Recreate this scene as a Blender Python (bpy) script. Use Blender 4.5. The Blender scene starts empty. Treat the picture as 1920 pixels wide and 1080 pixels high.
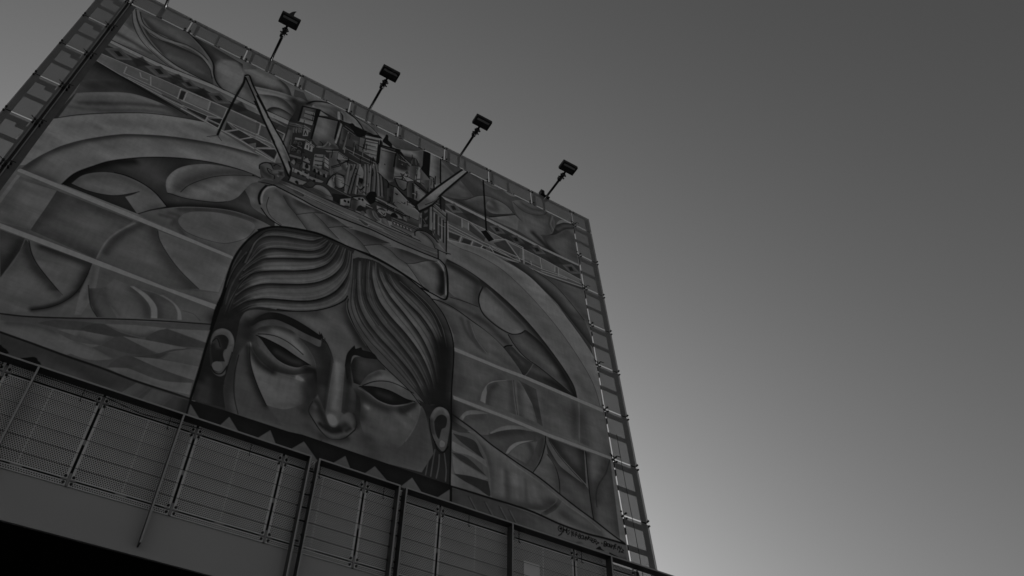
import bpy, bmesh, math, random
import numpy as np
from mathutils import Vector, Matrix
random.seed(7)
S = bpy.context.scene
COL = S.collection
rad = math.radians

# ---------------------------------------------------------------- camera, sky, sun, exposure
cam = bpy.data.cameras.new('camera'); cam_ob = bpy.data.objects.new('camera', cam); COL.objects.link(cam_ob)
cam.sensor_width = 36.0; cam.lens = 30.225; cam.clip_start = .05; cam.clip_end = 5000
rows = ((0.84682976, -0.38200987, -0.37006462), (-0.52994659, -0.66506892, -0.52615582), (-0.04512176, 0.64167889, -0.76564498))
M = Matrix([list(r) + [0] for r in rows] + [[0, 0, 0, 1]])
M.translation = Vector((0, 0, 1.6)); cam_ob.matrix_world = M
S.camera = cam_ob

SUN_AZ, SUN_EL = 9.0, 12.0          # azimuth from +Y towards +X, degrees
world = bpy.data.worlds.new('World'); S.world = world; world.use_nodes = True
nt = world.node_tree; nt.nodes.clear()
sky = nt.nodes.new('ShaderNodeTexSky'); sky.sky_type = 'NISHITA'; sky.sun_disc = False
sky.sun_elevation = rad(SUN_EL); sky.sun_rotation = rad(SUN_AZ); sky.altitude = 10; sky.air_density = .8; sky.dust_density = 6.0; sky.ozone_density = 1.0
bw = nt.nodes.new('ShaderNodeSeparateColor'); wts = nt.nodes.new('ShaderNodeMath'); wts.operation = 'MULTIPLY_ADD'   # black-and-white film: red and green records
bg = nt.nodes.new('ShaderNodeBackground'); bg.inputs[1].default_value = .10
out = nt.nodes.new('ShaderNodeOutputWorld')
nt.links.new(sky.outputs[0], bw.inputs[0])
gmul = nt.nodes.new('ShaderNodeMath'); gmul.operation = 'MULTIPLY'; gmul.inputs[1].default_value = .10
nt.links.new(bw.outputs[1], gmul.inputs[0])
wts.inputs[1].default_value = .90
nt.links.new(bw.outputs[0], wts.inputs[0]); nt.links.new(gmul.outputs[0], wts.inputs[2])
nt.links.new(wts.outputs[0], bg.inputs[0]); nt.links.new(bg.outputs[0], out.inputs[0])
sun = bpy.data.lights.new('sun', 'SUN'); sun.energy = 3.0; sun.angle = rad(.53); sun.color = (1, 1, 1)
sun_ob = bpy.data.objects.new('sun', sun); COL.objects.link(sun_ob)
sd = Vector((math.sin(rad(SUN_AZ)) * math.cos(rad(SUN_EL)), math.cos(rad(SUN_AZ)) * math.cos(rad(SUN_EL)), math.sin(rad(SUN_EL))))
sun_ob.rotation_euler = sd.to_track_quat('Z', 'Y').to_euler(); sun_ob.location = sd * 60
vs = S.view_settings; vs.view_transform = 'Standard'; vs.look = 'None'; vs.gamma = 1.0; vs.use_curve_mapping = False
vs.exposure = 0.13
S.cycles.transparent_max_bounces = 24

# ---------------------------------------------------------------- helpers
def node(t, kind, **kw):
    n = t.nodes.new(kind)
    for k, v in kw.items(): setattr(n, k, v)
    return n
def mat(name, grey, rough=.6, metal=0.0, var=.12, scale=6.0, stretch=(1, 1, 1), bump=0.0, streak=0.0):
    m = bpy.data.materials.new(name); m.use_nodes = True; t = m.node_tree; b = t.nodes['Principled BSDF']
    b.inputs['Roughness'].default_value = rough; b.inputs['Metallic'].default_value = metal
    tc = node(t, 'ShaderNodeTexCoord'); mp = node(t, 'ShaderNodeMapping'); mp.inputs['Scale'].default_value = stretch
    t.links.new(tc.outputs['Object'], mp.inputs[0])
    nz = node(t, 'ShaderNodeTexNoise'); nz.inputs['Scale'].default_value = scale; nz.inputs['Detail'].default_value = 6
    t.links.new(mp.outputs[0], nz.inputs[0])
    mr = node(t, 'ShaderNodeMapRange'); mr.inputs[1].default_value = .3; mr.inputs[2].default_value = .7
    mr.inputs[3].default_value = grey * (1 - var); mr.inputs[4].default_value = grey * (1 + var)
    t.links.new(nz.outputs[0], mr.inputs[0])
    t.links.new(mr.outputs[0], b.inputs['Base Color'])
    r2 = node(t, 'ShaderNodeMapRange'); r2.inputs[3].default_value = max(rough - .1, .05); r2.inputs[4].default_value = min(rough + .1, 1)
    t.links.new(nz.outputs[0], r2.inputs[0]); t.links.new(r2.outputs[0], b.inputs['Roughness'])
    if bump:
        bp = node(t, 'ShaderNodeBump'); bp.inputs['Strength'].default_value = bump; bp.inputs['Distance'].default_value = .01
        t.links.new(nz.outputs[0], bp.inputs['Height']); t.links.new(bp.outputs[0], b.inputs['Normal'])
    return m
def perforated(name, grey, pitch, hole):
    """sheet metal with staggered round holes, in the sheet's own x and z"""
    m = mat(name, grey, .5, .0, .10, 2.5); t = m.node_tree; b = t.nodes['Principled BSDF']
    tc = node(t, 'ShaderNodeTexCoord'); sp = node(t, 'ShaderNodeSeparateXYZ'); t.links.new(tc.outputs['Object'], sp.inputs[0])
    def mth(op, a, c=None):
        n = node(t, 'ShaderNodeMath', operation=op)
        for i, v in enumerate((a, c)):
            if v is None: continue
            if isinstance(v, (int, float)): n.inputs[i].default_value = v
            else: t.links.new(v, n.inputs[i])
        return n.outputs[0]
    zz = mth('DIVIDE', sp.outputs[2], pitch * .866); row = mth('FLOOR', zz)
    half = mth('MULTIPLY', mth('FLOORED_MODULO', row, 2.0), .5)
    xx = mth('ADD', mth('DIVIDE', sp.outputs[0], pitch), half)
    fx = mth('SUBTRACT', mth('FRACT', xx), .5); fz = mth('MULTIPLY', mth('SUBTRACT', mth('FRACT', zz), .5), .866)
    d = mth('SQRT', mth('ADD', mth('MULTIPLY', fx, fx), mth('MULTIPLY', fz, fz)))
    hole_mask = mth('LESS_THAN', d, hole)
    tr = node(t, 'ShaderNodeBsdfTransparent'); mx = node(t, 'ShaderNodeMixShader')
    t.links.new(hole_mask, mx.inputs[0]); t.links.new(b.outputs[0], mx.inputs[1]); t.links.new(tr.outputs[0], mx.inputs[2])
    t.links.new(mx.outputs[0], t.nodes['Material Output'].inputs[0])
    return m

class MB:
    def __init__(s): s.bm = bmesh.new()
    def box(s, a, b, mi=0, bev=0.0):
        c = [(a[i] + b[i]) / 2 for i in range(3)]; d = [abs(b[i] - a[i]) for i in range(3)]
        r = bmesh.ops.create_cube(s.bm, size=1.0, matrix=Matrix.Translation(c) @ Matrix.Diagonal((*d, 1)))
        vs_ = r['verts']; fs = list({f for v in vs_ for f in v.link_faces})
        for f in fs: f.material_index = mi
        if bev:
            es = list({e for v in vs_ for e in v.link_edges})
            q = bmesh.ops.bevel(s.bm, geom=es, offset=bev, segments=2, affect='EDGES', profile=.6)
            for f in q['faces']: f.material_index = mi
        return s
    def tube(s, p, q, r, n=10, mi=0, r2=None):
        p = Vector(p); q = Vector(q); d = q - p
        m = Matrix.Translation((p + q) / 2) @ d.to_track_quat('Z', 'Y').to_matrix().to_4x4()
        k = bmesh.ops.create_cone(s.bm, cap_ends=True, segments=n, radius1=r, radius2=r if r2 is None else r2, depth=d.length, matrix=m)
        for v in k['verts']:
            for f in v.link_faces: f.material_index = mi; f.smooth = len(f.verts) == 4
        return s
    def build(s, name, mats, parent=None, loc=None):
        me = bpy.data.meshes.new(name); s.bm.to_mesh(me); s.bm.free()
        for m in (mats if isinstance(mats, (list, tuple)) else [mats]): me.materials.append(m)
        return link(name, me, parent, loc)
def link(name, me, parent=None, loc=None):
    o = bpy.data.objects.new(name, me); COL.objects.link(o)
    if parent is not None: o.parent = parent
    if loc is not None: o.location = loc
    return o
def tag(o, label=None, cat=None, group=None, kind=None):
    for k, v in (('label', label), ('category', cat), ('group', group), ('kind', kind)):
        if v: o[k] = v
    return o
def empty(name, loc=(0, 0, 0), rot=(0, 0, 0)):
    o = bpy.data.objects.new(name, None); COL.objects.link(o); o.location = loc; o.rotation_euler = rot; o.empty_display_size = .3
    return o

STEEL = mat('dark_steel', .03, .5, .0, .2, 9)
BLACK = mat('black_fixings', .015, .45, .0, .2, 20)
HEAD = mat('black_lamp_paint', .012, .4, .0, .2, 15)
LENS = mat('lamp_lens', .3, .25, .0, .1, 10)
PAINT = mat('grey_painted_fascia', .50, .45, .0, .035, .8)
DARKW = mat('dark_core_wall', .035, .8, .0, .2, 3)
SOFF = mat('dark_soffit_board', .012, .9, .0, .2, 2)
PAVE = mat('asphalt_ground', .06, .9, .0, .25, 3, bump=.3)
BOUNCE = mat('pale_bounce_ground', .45, .85, .0, .10, .4)  # for the unseen ground added to reflect sunlight
PANEL = perforated('perforated_sheet', .26, .0165, .29)
LOWP = perforated('perforated_sheet_coarse', .74, .0235, .31)
EDGE = mat('folded_sheet_edge', .86, .4, .0, .12, 12)
FIN = mat('shade_toned_flat_bar', .075, .45, .0, .12, 5)  # bars toned dark to carry the shade of their undersides
WIRE = mat('dark_wire', .02, .5, .0, .1, 20)
FRAME = mat('grey_steel_frame', .13, .5, .0, .15, 7)
PALE = mat('pale_patch', .88, .6, .0, .06, 3)

# ---------------------------------------------------------------- the painting on the wall
PX = 160.0; X0, X1, Z0, Z1 = -1.85, 7.31, 8.2, 16.345
TW, TH = int((X1 - X0) * PX), int((Z1 - Z0) * PX)
def smooth(P,closed,straight,n=6):
    P=[tuple(p) for p in P]
    if straight: 
        return np.array([p[:2] for p in P],float)
    N=len(P); out=[]
    def g(i): return P[i%N] if closed else P[min(max(i,0),N-1)]
    for i in range(N if closed else N-1):
        p1,p2=g(i),g(i+1); p0,p3=g(i-1),g(i+2)
        if p1[2]: p0=p1
        if p2[2]: p3=p2
        a=np.array(p0[:2]);b=np.array(p1[:2]);c=np.array(p2[:2]);d=np.array(p3[:2])
        # centripetal-like tangents limited by segment length
        L=np.linalg.norm(c-b)+1e-9
        m1=(c-a)*.5; m2=(d-b)*.5
        for m in (m1,m2):
            l=np.linalg.norm(m)
            if l>1.2*L: m*=1.2*L/l
        for k in range(n):
            t=k/n
            out.append((2*t**3-3*t**2+1)*b+(t**3-2*t**2+t)*m1+(-2*t**3+3*t**2)*c+(t**3-t**2)*m2)
    if not closed: out.append(np.array(P[-1][:2],float))
    return np.array(out)
class Canvas:
    def __init__(s,W,H,base):
        s.W,s.H=W,H; s.im=np.full((H,W),float(base),np.float32); s.mask=None
    def box(s,Q,pad):
        x0=max(int(np.floor(Q[:,0].min()-pad)),0); x1=min(int(np.ceil(Q[:,0].max()+pad))+1,s.W)
        y0=max(int(np.floor(Q[:,1].min()-pad)),0); y1=min(int(np.ceil(Q[:,1].max()+pad))+1,s.H)
        return x0,x1,y0,y1
    def dist(s,Q,b,closed,cap):
        x0,x1,y0,y1=b
        D=np.full((y1-y0,x1-x0),cap*cap,np.float32)
        n=len(Q)
        for i in range(n if closed else n-1):
            a=Q[i]; c=Q[(i+1)%n]
            lx=max(int(min(a[0],c[0])-cap),x0); hx=min(int(max(a[0],c[0])+cap)+2,x1)
            ly=max(int(min(a[1],c[1])-cap),y0); hy=min(int(max(a[1],c[1])+cap)+2,y1)
            if lx>=hx or ly>=hy: continue
            X=np.arange(lx,hx,dtype=np.float32)[None,:]+.5-a[0]; Y=np.arange(ly,hy,dtype=np.float32)[:,None]+.5-a[1]
            dx,dy=c-a; l2=dx*dx+dy*dy+1e-9
            t=np.clip((X*dx+Y*dy)/l2,0,1)
            d=(X-t*dx)**2+(Y-t*dy)**2
            v=D[ly-y0:hy-y0,lx-x0:hx-x0]; np.minimum(v,d,out=v)
        return np.sqrt(D)
    def inside(s,Q,b):
        x0,x1,y0,y1=b; M=np.zeros((y1-y0,x1-x0+1),np.int32)
        n=len(Q)
        for i in range(n):
            ax,ay=Q[i]; cx,cy=Q[(i+1)%n]
            if ay==cy: continue
            lo,hi=min(ay,cy),max(ay,cy)
            r0=max(int(np.ceil(lo-.5)),y0); r1=min(int(np.ceil(hi-.5)),y1)
            if r0>=r1: continue
            ys=np.arange(r0,r1)+.5
            xs=ax+(ys-ay)*(cx-ax)/(cy-ay)
            k=np.clip(np.ceil(xs-.5).astype(int)-x0,0,x1-x0)
            np.add.at(M,(np.arange(r0,r1)-y0,k),1)
        return (np.cumsum(M,1)[:,:-1]%2)==1
    def blend(s,b,al,tone):
        x0,x1,y0,y1=b; v=s.im[y0:y1,x0:x1]; v+=(tone-v)*al
    def fill(s,Q,tone,a,soft):
        soft=max(soft,.5); cap=soft*1.5+1.5
        b=s.box(Q,cap)
        if b[0]>=b[1] or b[2]>=b[3]: s.mask=None; return
        d=s.dist(Q,b,True,cap); ins=s.inside(Q,b)
        al=np.clip(np.where(ins,d,-d)/(2*soft)+.5,0,1)
        s.mask=(b,al); s.blend(b,al*a,tone)
    def brush(s,Q,tone,st,w,clip):
        cap=w*2.4; b=s.box(Q,cap)
        if clip:
            if s.mask is None: return
            mb=s.mask[0]; b=(max(b[0],mb[0]),min(b[1],mb[1]),max(b[2],mb[2]),min(b[3],mb[3]))
        if b[0]>=b[1] or b[2]>=b[3]: return
        al=np.exp(-(s.dist(Q,b,False,cap)/w)**2)*st; al=np.clip(al-.0032*st,0,1)
        if clip:
            mb,m=s.mask; al=al*m[b[2]-mb[2]:b[3]-mb[2],b[0]-mb[0]:b[1]-mb[0]]
        s.blend(b,al,tone)
    def line(s,Q,tone,a,w):
        h=w/2; b=s.box(Q,h+1.5)
        if b[0]>=b[1] or b[2]>=b[3]: return
        d=s.dist(Q,b,False,h+1.5)
        if h<.5: a=a*h/.5; h=.5
        s.blend(b,np.clip(h-d+.5,0,1)*a,tone)
def run(ops,W,H,base):
    c=Canvas(W,H,base)
    for k,tone,a,w,P in ops:
        Q=smooth(P,k in 'FP',k in 'PK')
        if k in 'SA' and tone<50: w=w*1.35; a=min(1,a*1.35)
        if k=='L' and tone<45: a=min(1,a*1.2); w=max(w,1.5)
        if k in 'FP': c.fill(Q,tone,a,w)
        elif k in 'SA': c.brush(Q,tone,a,w,k=='S')
        else: c.line(Q,tone,a,w)
    return c.im

def read_ops(text):
    for ln in text.strip().split('\n'):
        h, body = ln.split('|'); k, tone, a, w = h[0], *h[1:].split(',')
        P = []
        for tkn in body.split():
            c = tkn.endswith('!'); x, y = tkn.rstrip('!').split(','); P.append((float(x), float(y), 1 if c else 0))
        yield k, float(tone), int(a) / 100, float(w) / 10, P
# shapes of the painting in cm-scale board coordinates (x right, y down): kind tone,strength,width | points
OPS_TEXT = '''
P40,100,0|-8,337 331,344 410,383 -12,748 4,506
F50,100,0|1,442! 49,388 86,372 120,377 153,387! 229,424! 23,614! 4,506!
S34,70,201|26,444 74,395 133,377 201,382
A26,80,238|16,354 61,351 115,360 164,368
F62,100,0|7,501! 46,458 103,408 170,391 219,399! 273,397! 153,557! 6,664!
S50,70,80|11,563 80,517 153,448 240,400
S46,60,64|24,532 71,490 120,445 188,394
S68,60,65|12,505 51,463 105,416 166,401
S40,80,139|204,393 240,400 274,402
L34,80,24|5,621 38,575 94,514 156,457 226,412 283,382
F73,100,0|-2,632! 39,578 95,517 156,460 226,415 290,382! 320,391! 342,395! 435,415! 229,611! -8,828! 1,820!
S66,50,154|30,637 117,540 224,468
S60,50,141|246,428 345,412 415,406
F65,100,0|5,838! 10,808 21,767 37,722 50,694 75,652 118,595 153,560 232,502 333,450 425,420 467,414! 485,514! 436,515! 235,841!
S44,80,74|12,822 22,770 38,724 55,693 76,655 119,598 154,562 233,505 334,453 425,423
S72,60,213|52,764 105,692 195,599 303,525 429,478
S50,60,127|6,832 30,828 67,823
F34,100,0|85,825! 94,777 117,729 145,683 202,622 266,572 338,533 401,513 442,508 492,514! 521,682! 473,672 419,679 365,705 309,743 263,790 240,821!
S52,60,386|197,660 222,663 247,677
S24,80,97|89,811 108,754 147,690 181,657
S48,60,166|315,576 372,536 419,517
S44,60,213|304,720 345,700 428,644
S26,70,91|284,760 348,714 418,676 472,667
S46,50,260|450,639 460,604
L22,80,30|85,825 94,777 117,729 145,683 202,622 266,572 338,533 401,513 442,508
F60,100,0|99,812! 109,772 134,740 165,721 199,717 236,723 264,739 283,760! 257,790! 237,821! 201,784! 213,766 221,748! 190,785 163,804 130,812
S50,60,111|103,805 127,761 168,728 202,726 242,735
S68,50,109|124,794 161,781 185,767
S50,60,84|250,796 271,765
L20,100,31|160,721 186,714 222,718 253,732 285,760
L28,100,20|100,812 130,813 163,804 191,786 221,749
F62,100,0|264,691 260,661 269,620 291,583 328,548 370,527 418,512 465,504! 469,526! 441,542 428,581 417,624 398,655 371,677 315,704 283,709 273,713!
S46,70,129|291,681 306,642 348,576 389,536 434,505
S72,60,77|270,692 266,656 275,620 293,590
S74,60,143|332,672 365,624 392,568
S50,60,60|286,709 321,703 371,678
L30,80,19|298,692 305,664 319,634 350,587 391,547 436,515
L24,70,24|274,714 315,705 371,678 398,656
F52,100,0|428,585! 436,551 447,534 469,507! 530,654! 460,638 444,609
S66,60,132|446,567 451,610
F56,100,0|239,823! 263,791 310,745 365,707 419,681 473,672 513,676! 480,741 459,796 450,835!
S46,60,42|279,795 307,790 309,809
S46,60,56|297,777 314,774 318,802 339,827
S40,60,76|311,751 366,713 421,688 468,681
F60,100,0|318,792 321,765 339,740 379,713 423,697 467,692 476,705 466,751 438,787 415,805 372,814 339,812
L40,70,15|320,801 339,814 372,816 415,806 439,788 466,752 477,712
P56,100,0|7,851 451,839 446,960 345,1003 34,1003 12,946
P66,100,0|7,851 13,851 13,937 13,950 6,932
P64,100,0|15,949 12,863 84,850 82,985 31,997
S54,70,144|14,855 19,914 22,953
S54,60,92|35,987 75,986
P57,100,0|84,850 237,847 206,935 206,997 82,987
S46,70,145|89,856 90,917 84,979 127,980 197,989
S47,60,183|130,854 196,849 232,850
S66,40,249|136,911 164,919
L44,70,15|84,850 85,915 83,984
F58,100,0|207,995! 207,939 218,895 238,853 253,837! 285,838! 294,862 325,906 359,939 406,969! 360,998!
S44,70,77|217,968 222,925 234,887 254,849
S70,70,25|207,992 209,940 220,897 241,852
S46,70,132|281,847 295,876 325,916 359,948 396,973
S66,40,230|262,934 290,938
F65,100,0|287,846! 298,873 325,906 359,939 406,971! 445,957! 451,839!
S54,50,197|397,846 440,851
S56,50,159|336,904 384,924
L36,80,19|288,847 299,873 326,907 360,939 406,970
P58,100,0|37,1012 345,1003 451,983 455,1051 113,1210
P46,100,0|38,1015 82,1014 86,1049 85,1090 83,1130
S56,60,153|54,1054 70,1060
S34,70,86|79,1029 82,1092 80,1124
P60,100,0|84,1015 89,1087 84,1133 113,1210 184,1159 185,1107
S40,80,99|85,1021 102,1051 131,1081 163,1104 180,1121
S50,50,108|90,1059 89,1111
S66,40,210|110,1143 131,1138
F60,100,0|90,1016! 107,1047 130,1073 171,1107 185,1119! 211,1095! 207,1041 205,1011!
S38,85,103|206,1015 208,1053 207,1093 205,1111
S40,70,81|115,1017 154,1018 199,1018
S66,50,135|120,1044 161,1066
L26,90,18|90,1016 107,1047 130,1073 171,1107 186,1118
F59,60,32|152,1179! 173,1161 189,1140 201,1112 206,1083! 185,1107! 138,1134 123,1165
A36,75,44|154,1176 172,1160 188,1139 200,1111 206,1083 207,1041
L26,90,14|153,1178 173,1161 189,1140 201,1112 206,1083 207,1046 205,1012
P66,70,0|205,1012 220,1013 231,1071 233,1101 229,1149 219,1154 209,1092 208,1045
S52,60,46|210,1019 219,1063 223,1107
F54,100,0|220,1078! 229,1104 254,1141! 287,1126! 264,1099 242,1065!
S42,70,56|223,1084 232,1106 256,1140
L30,80,13|217,1071 229,1103 240,1124 255,1140
F62,100,0|243,1064! 257,1091 281,1112 292,1123! 342,1098! 333,1068 313,1049 287,1034 253,1030!
S50,60,69|242,1061 257,1091 285,1117
S46,60,95|293,1042 319,1060 337,1096
F72,100,0|284,1034! 313,1048 333,1068 342,1095! 353,1090! 343,1061 321,1040 290,1030!
F55,100,0|353,1090! 344,1061 321,1040 303,1032! 341,1028 368,1037 383,1055 388,1075!
S46,50,60|355,1086 346,1060 326,1039
F70,100,0|339,1028! 368,1036 383,1055 388,1075! 396,1071! 387,1048 369,1032 346,1024!
L44,60,12|392,1046 413,1044 429,1055
L66,60,12|305,1030 341,1027 368,1036
P90,100,0|3,834 7,829 231,828 450,832 451,841 235,842 4,841
P88,100,0|32,999 203,998 350,1000 454,995 453,1010 336,1009 205,1012 37,1012
P52,100,0|114,1211 210,1168 453,1054 458,1253 354,1255 238,1252 128,1249
F60,100,0|119,1224! 167,1208 201,1207 239,1214 280,1203! 237,1249! 128,1248!
S48,60,61|132,1224 170,1209 205,1208
F47,100,0|172,1202! 196,1181 254,1157! 243,1183 231,1189 198,1198
F44,100,0|238,1183! 254,1159 271,1151! 302,1157 338,1154! 294,1173 261,1182
F60,100,0|273,1150! 318,1128 375,1106! 357,1134 346,1148 325,1152
S46,60,56|302,1157 337,1151 357,1133
F46,100,0|346,1148! 361,1121 376,1108! 415,1108 454,1108! 454,1121! 398,1143 350,1153
F62,100,0|378,1106! 411,1091 452,1072! 454,1106! 414,1106
F60,100,0|205,1201! 239,1186 294,1173! 288,1192 278,1204 244,1201
S48,60,64|244,1201 277,1200 292,1180
F48,100,0|282,1202! 297,1173 309,1164! 343,1171 377,1179 383,1183! 349,1193 322,1200
F62,100,0|309,1164! 350,1153 422,1137! 402,1159 380,1173 350,1171
F45,80,0|339,1201! 379,1188 397,1161 430,1136! 400,1152 370,1182
F62,100,0|198,1231! 248,1213 310,1223! 280,1241 247,1244
S50,60,52|239,1214 271,1212 309,1221
F58,100,0|388,1184! 402,1159 430,1136 452,1130! 454,1172! 420,1179
F50,100,0|312,1223! 324,1207 337,1202! 390,1210 453,1208! 449,1217! 397,1235 336,1233
F64,100,0|339,1203! 384,1187 454,1172! 454,1208! 415,1209 377,1207
F62,100,0|306,1248! 336,1233 397,1235 452,1216! 454,1245! 378,1254
S52,50,64|330,1250 376,1245 424,1245
F48,80,0|305,1245! 313,1225 324,1209 337,1203! 360,1208 336,1233
L30,100,35|113,1210 152,1196 210,1168 282,1131 359,1094 453,1053
P45,100,0|129,1252 239,1253 355,1256 459,1254 461,1294 431,1316 148,1300
S38,60,119|136,1268 220,1264 315,1277
P53,100,0|343,1291 362,1256 386,1258 365,1302
S44,50,52|380,1261 364,1296
P50,100,0|378,1294 389,1260 425,1258 413,1296
S42,60,63|428,1260 415,1292
P42,100,0|414,1297 428,1260 457,1257 459,1295
S30,70,85|453,1262 454,1294
L27,100,51|128,1249 183,1250 239,1252 295,1252 355,1255 414,1254 459,1254
P56,100,0|-16,11 -6,8 335,-49 379,180 -6,241
P62,100,0|-1,110 -7,18 23,98 55,146 -2,188
S48,60,115|-5,62 20,111
P66,100,0|-2,188 -2,120 53,140 94,185 104,197 -2,221
S46,70,74|1,176 45,183 93,194
S70,50,73|4,197 48,196
F50,100,0|10,15! 60,76 105,79 163,90 200,91 237,118! 200,57 160,19 141,1!
S62,60,201|55,32 112,36 153,50
S40,70,99|34,49 78,76 122,76
F46,100,0|5,22! 54,105 99,154 152,193 207,198 263,199! 249,154 231,108 193,91 127,96 68,105
S56,70,173|129,170 179,156 217,163
S34,70,139|66,99 127,96 191,84 234,105
S36,70,95|74,140 112,173
L66,100,96|-4,15 16,72 51,134 93,169 154,199 209,204 263,202
L32,100,38|3,15 24,70 59,124 103,166 155,190 207,198 259,199
L36,80,28|-5,25 19,95 52,149 94,185 154,214 212,216
L64,100,79|9,17 33,69 64,89 108,93 159,77 199,84 232,115 253,158
L30,80,32|15,18 40,69 73,82 109,83 157,67 196,74 223,91
L30,70,28|66,99 113,109 165,100 206,101 235,128 253,174
F58,100,0|141,1! 178,29 207,57 235,95 252,151 275,190 317,211! 329,103! 309,23! 219,9! 158,8!
S30,85,161|158,8 204,43 238,91 252,151 275,190
S36,70,253|229,16 284,16 306,27
S78,70,365|286,99 300,133
F72,60,61|246,92 260,51 295,30 327,72! 317,211! 280,194 256,146
L24,100,44|140,-2 176,23 210,54 240,98 253,150 275,190 318,214
F64,100,0|318,48! 361,2! 424,9! 447,24 466,64! 425,75 361,109! 337,83
S40,80,147|337,83 356,100 388,92 430,68
S38,70,87|462,67 449,35 426,11
S74,50,256|359,47 401,54
F72,100,0|360,110! 397,91 435,74 484,62 513,50! 512,68! 468,90 420,106 377,139!
S62,60,63|367,117 418,91 475,71
F46,100,0|467,20! 495,13! 513,50! 491,51 471,58
F62,100,0|452,19! 467,20! 469,60 466,67
F64,100,0|377,140! 421,108 452,105 480,130 493,157! 498,176! 456,199! 414,201!
S40,70,167|399,130 425,112 453,112 476,130
S72,50,205|397,151 417,144 437,147
F66,100,0|415,207! 415,188 427,167 449,156 479,162 496,180! 477,209!
S32,85,102|415,203 417,186 427,168 445,156 469,156
S34,70,167|468,126 487,147 496,177
A28,75,148|477,85 492,102 496,154
A30,70,108|494,85 515,60
P62,100,0|329,91 333,209 393,213 369,167 338,106
S46,60,122|331,105 353,147 376,184
S70,50,199|342,178 358,193
L60,60,35|365,-11 422,-2 505,-5
F62,50,0|512,10! 564,4 628,-11 701,-13! 665,-107! 507,-20!
F72,100,0|529,67! 530,52 541,35 562,17 593,6 619,6 642,12 665,21 687,49 690,59! 669,62 646,55 621,65 609,67 590,70 573,67 561,59 550,59
S44,75,225|593,60 609,52 605,19
S50,60,112|539,54 568,30 599,25
S60,50,182|644,32 681,55
L70,100,90|609,26 611,47 615,67
L26,100,45|614,26 621,33 625,58
L60,100,68|617,17 626,29 631,56
L24,80,68|512,68 523,44 539,24 565,6 592,-1 618,-1 641,6 664,16 684,40 692,53
F58,100,0|636,-1! 663,3 695,10 722,22 742,41! 721,59! 701,53! 692,50! 678,25 659,6
S46,70,92|663,10 696,25 721,55
S68,50,92|677,14 710,29
L70,80,42|633,-5 673,-7 716,3
L26,80,37|638,1 674,8 708,14 730,31 742,44
F52,100,0|702,-5! 775,-1! 872,-5! 896,-1! 869,28 836,51 802,67! 786,58! 766,28! 732,33!
S40,70,213|791,69 835,47 887,11
S62,50,285|753,14 798,7 833,9
S44,60,191|823,26 868,11
P46,100,0|934,-13 1041,-8 1464,-8 1461,226 1319,222 963,215 954,3
P56,100,0|958,12 1005,52 961,143
S44,50,97|964,42 998,58
P42,100,0|961,-3 1039,-2 1007,50
P54,100,0|1029,72 1072,125 1003,188 971,190
S44,60,168|1050,97 1069,127
S46,60,116|980,180 1031,163
P40,100,0|1026,70 1056,4 1101,-4 1120,28 1114,86 1074,123
S50,50,224|1065,31 1110,51
F62,100,0|1091,-0! 1121,-11 1177,-4 1184,0! 1160,20 1120,20
S48,60,76|1101,-0 1130,12 1171,10
F60,100,0|1187,4! 1244,-2! 1222,14 1202,12
F46,100,0|1120,28! 1160,24 1211,20 1235,56 1227,115! 1178,75 1119,82!
S56,50,126|1149,52 1199,60
F48,100,0|962,204! 1003,191 1045,163 1089,109 1124,85 1163,75 1198,83 1227,115! 1175,161 1130,195 1097,201 1031,199
S34,70,164|1022,192 1064,196 1121,194 1195,141
S60,70,121|1050,156 1094,110 1133,86
F60,100,0|1117,150 1133,102 1163,83 1198,87 1217,111 1175,148 1136,169
S44,70,121|1148,106 1156,136 1132,147
L26,90,43|1130,195 1175,161 1228,114
L30,70,29|962,204 1003,193 1045,165 1089,111 1123,86 1163,77 1198,85 1227,113
P62,100,0|1130,200 1227,116 1241,127 1232,197 1188,200
S52,50,143|1154,195 1203,182
F56,100,0|1220,44! 1253,12 1307,-4 1350,-12 1376,0 1388,37! 1380,117! 1303,170! 1246,123 1228,92
S44,60,105|1262,28 1304,29 1343,8 1352,25 1312,61
S45,60,103|1250,60 1291,61 1334,45
S44,60,130|1363,25 1369,66 1347,132
S64,50,202|1298,108 1328,124
L38,70,42|1225,48 1260,68 1302,61 1346,29 1360,0
L40,70,37|1262,28 1299,29 1337,12
L40,60,42|1375,8 1361,72 1370,109
L64,60,52|1383,11 1369,66 1380,96
P56,100,0|1241,127 1324,162 1341,208 1320,215 1232,197
S66,50,196|1264,161 1293,177
F32,100,0|1380,88! 1395,52 1428,17 1466,-2! 1465,25! 1429,54 1398,94 1380,117 1346,145! 1370,117
S52,70,80|1395,78 1426,38 1461,13
F62,100,0|1392,50! 1412,13 1447,-8 1464,-8! 1463,-1! 1428,15 1398,47
F56,100,0|1330,159! 1391,114 1428,62 1465,30! 1459,221! 1389,231 1350,216
S42,70,154|1341,151 1390,118 1434,62
S66,50,306|1398,149 1441,134
S46,60,206|1453,83 1450,192
S34,70,123|1319,166 1341,200 1374,227
A30,70,98|1293,169 1322,192 1355,219
P38,100,0|-6,250 390,238 482,235 487,267 397,273 -2,300
P96,100,0|-3,222 125,222 263,202 383,203 480,200 481,218 386,216 266,216 129,238 -3,234
L24,80,23|-3,218 124,219 262,199 382,199 475,196
P50,100,0|-5,270 27,238 68,263 35,293
P40,50,0|7,267 28,247 55,263 34,283
P28,100,0|18,263 28,254 44,266 35,276
P50,100,0|95,263 129,230 170,256 135,286
P40,50,0|108,260 130,240 157,256 135,276
P28,100,0|119,256 130,246 145,259 136,269
P50,100,0|179,256 206,231 237,250 209,273
P40,50,0|189,254 206,238 227,250 209,266
P28,100,0|198,250 206,243 218,252 210,260
P50,100,0|252,255 286,225 324,248 290,277
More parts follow.
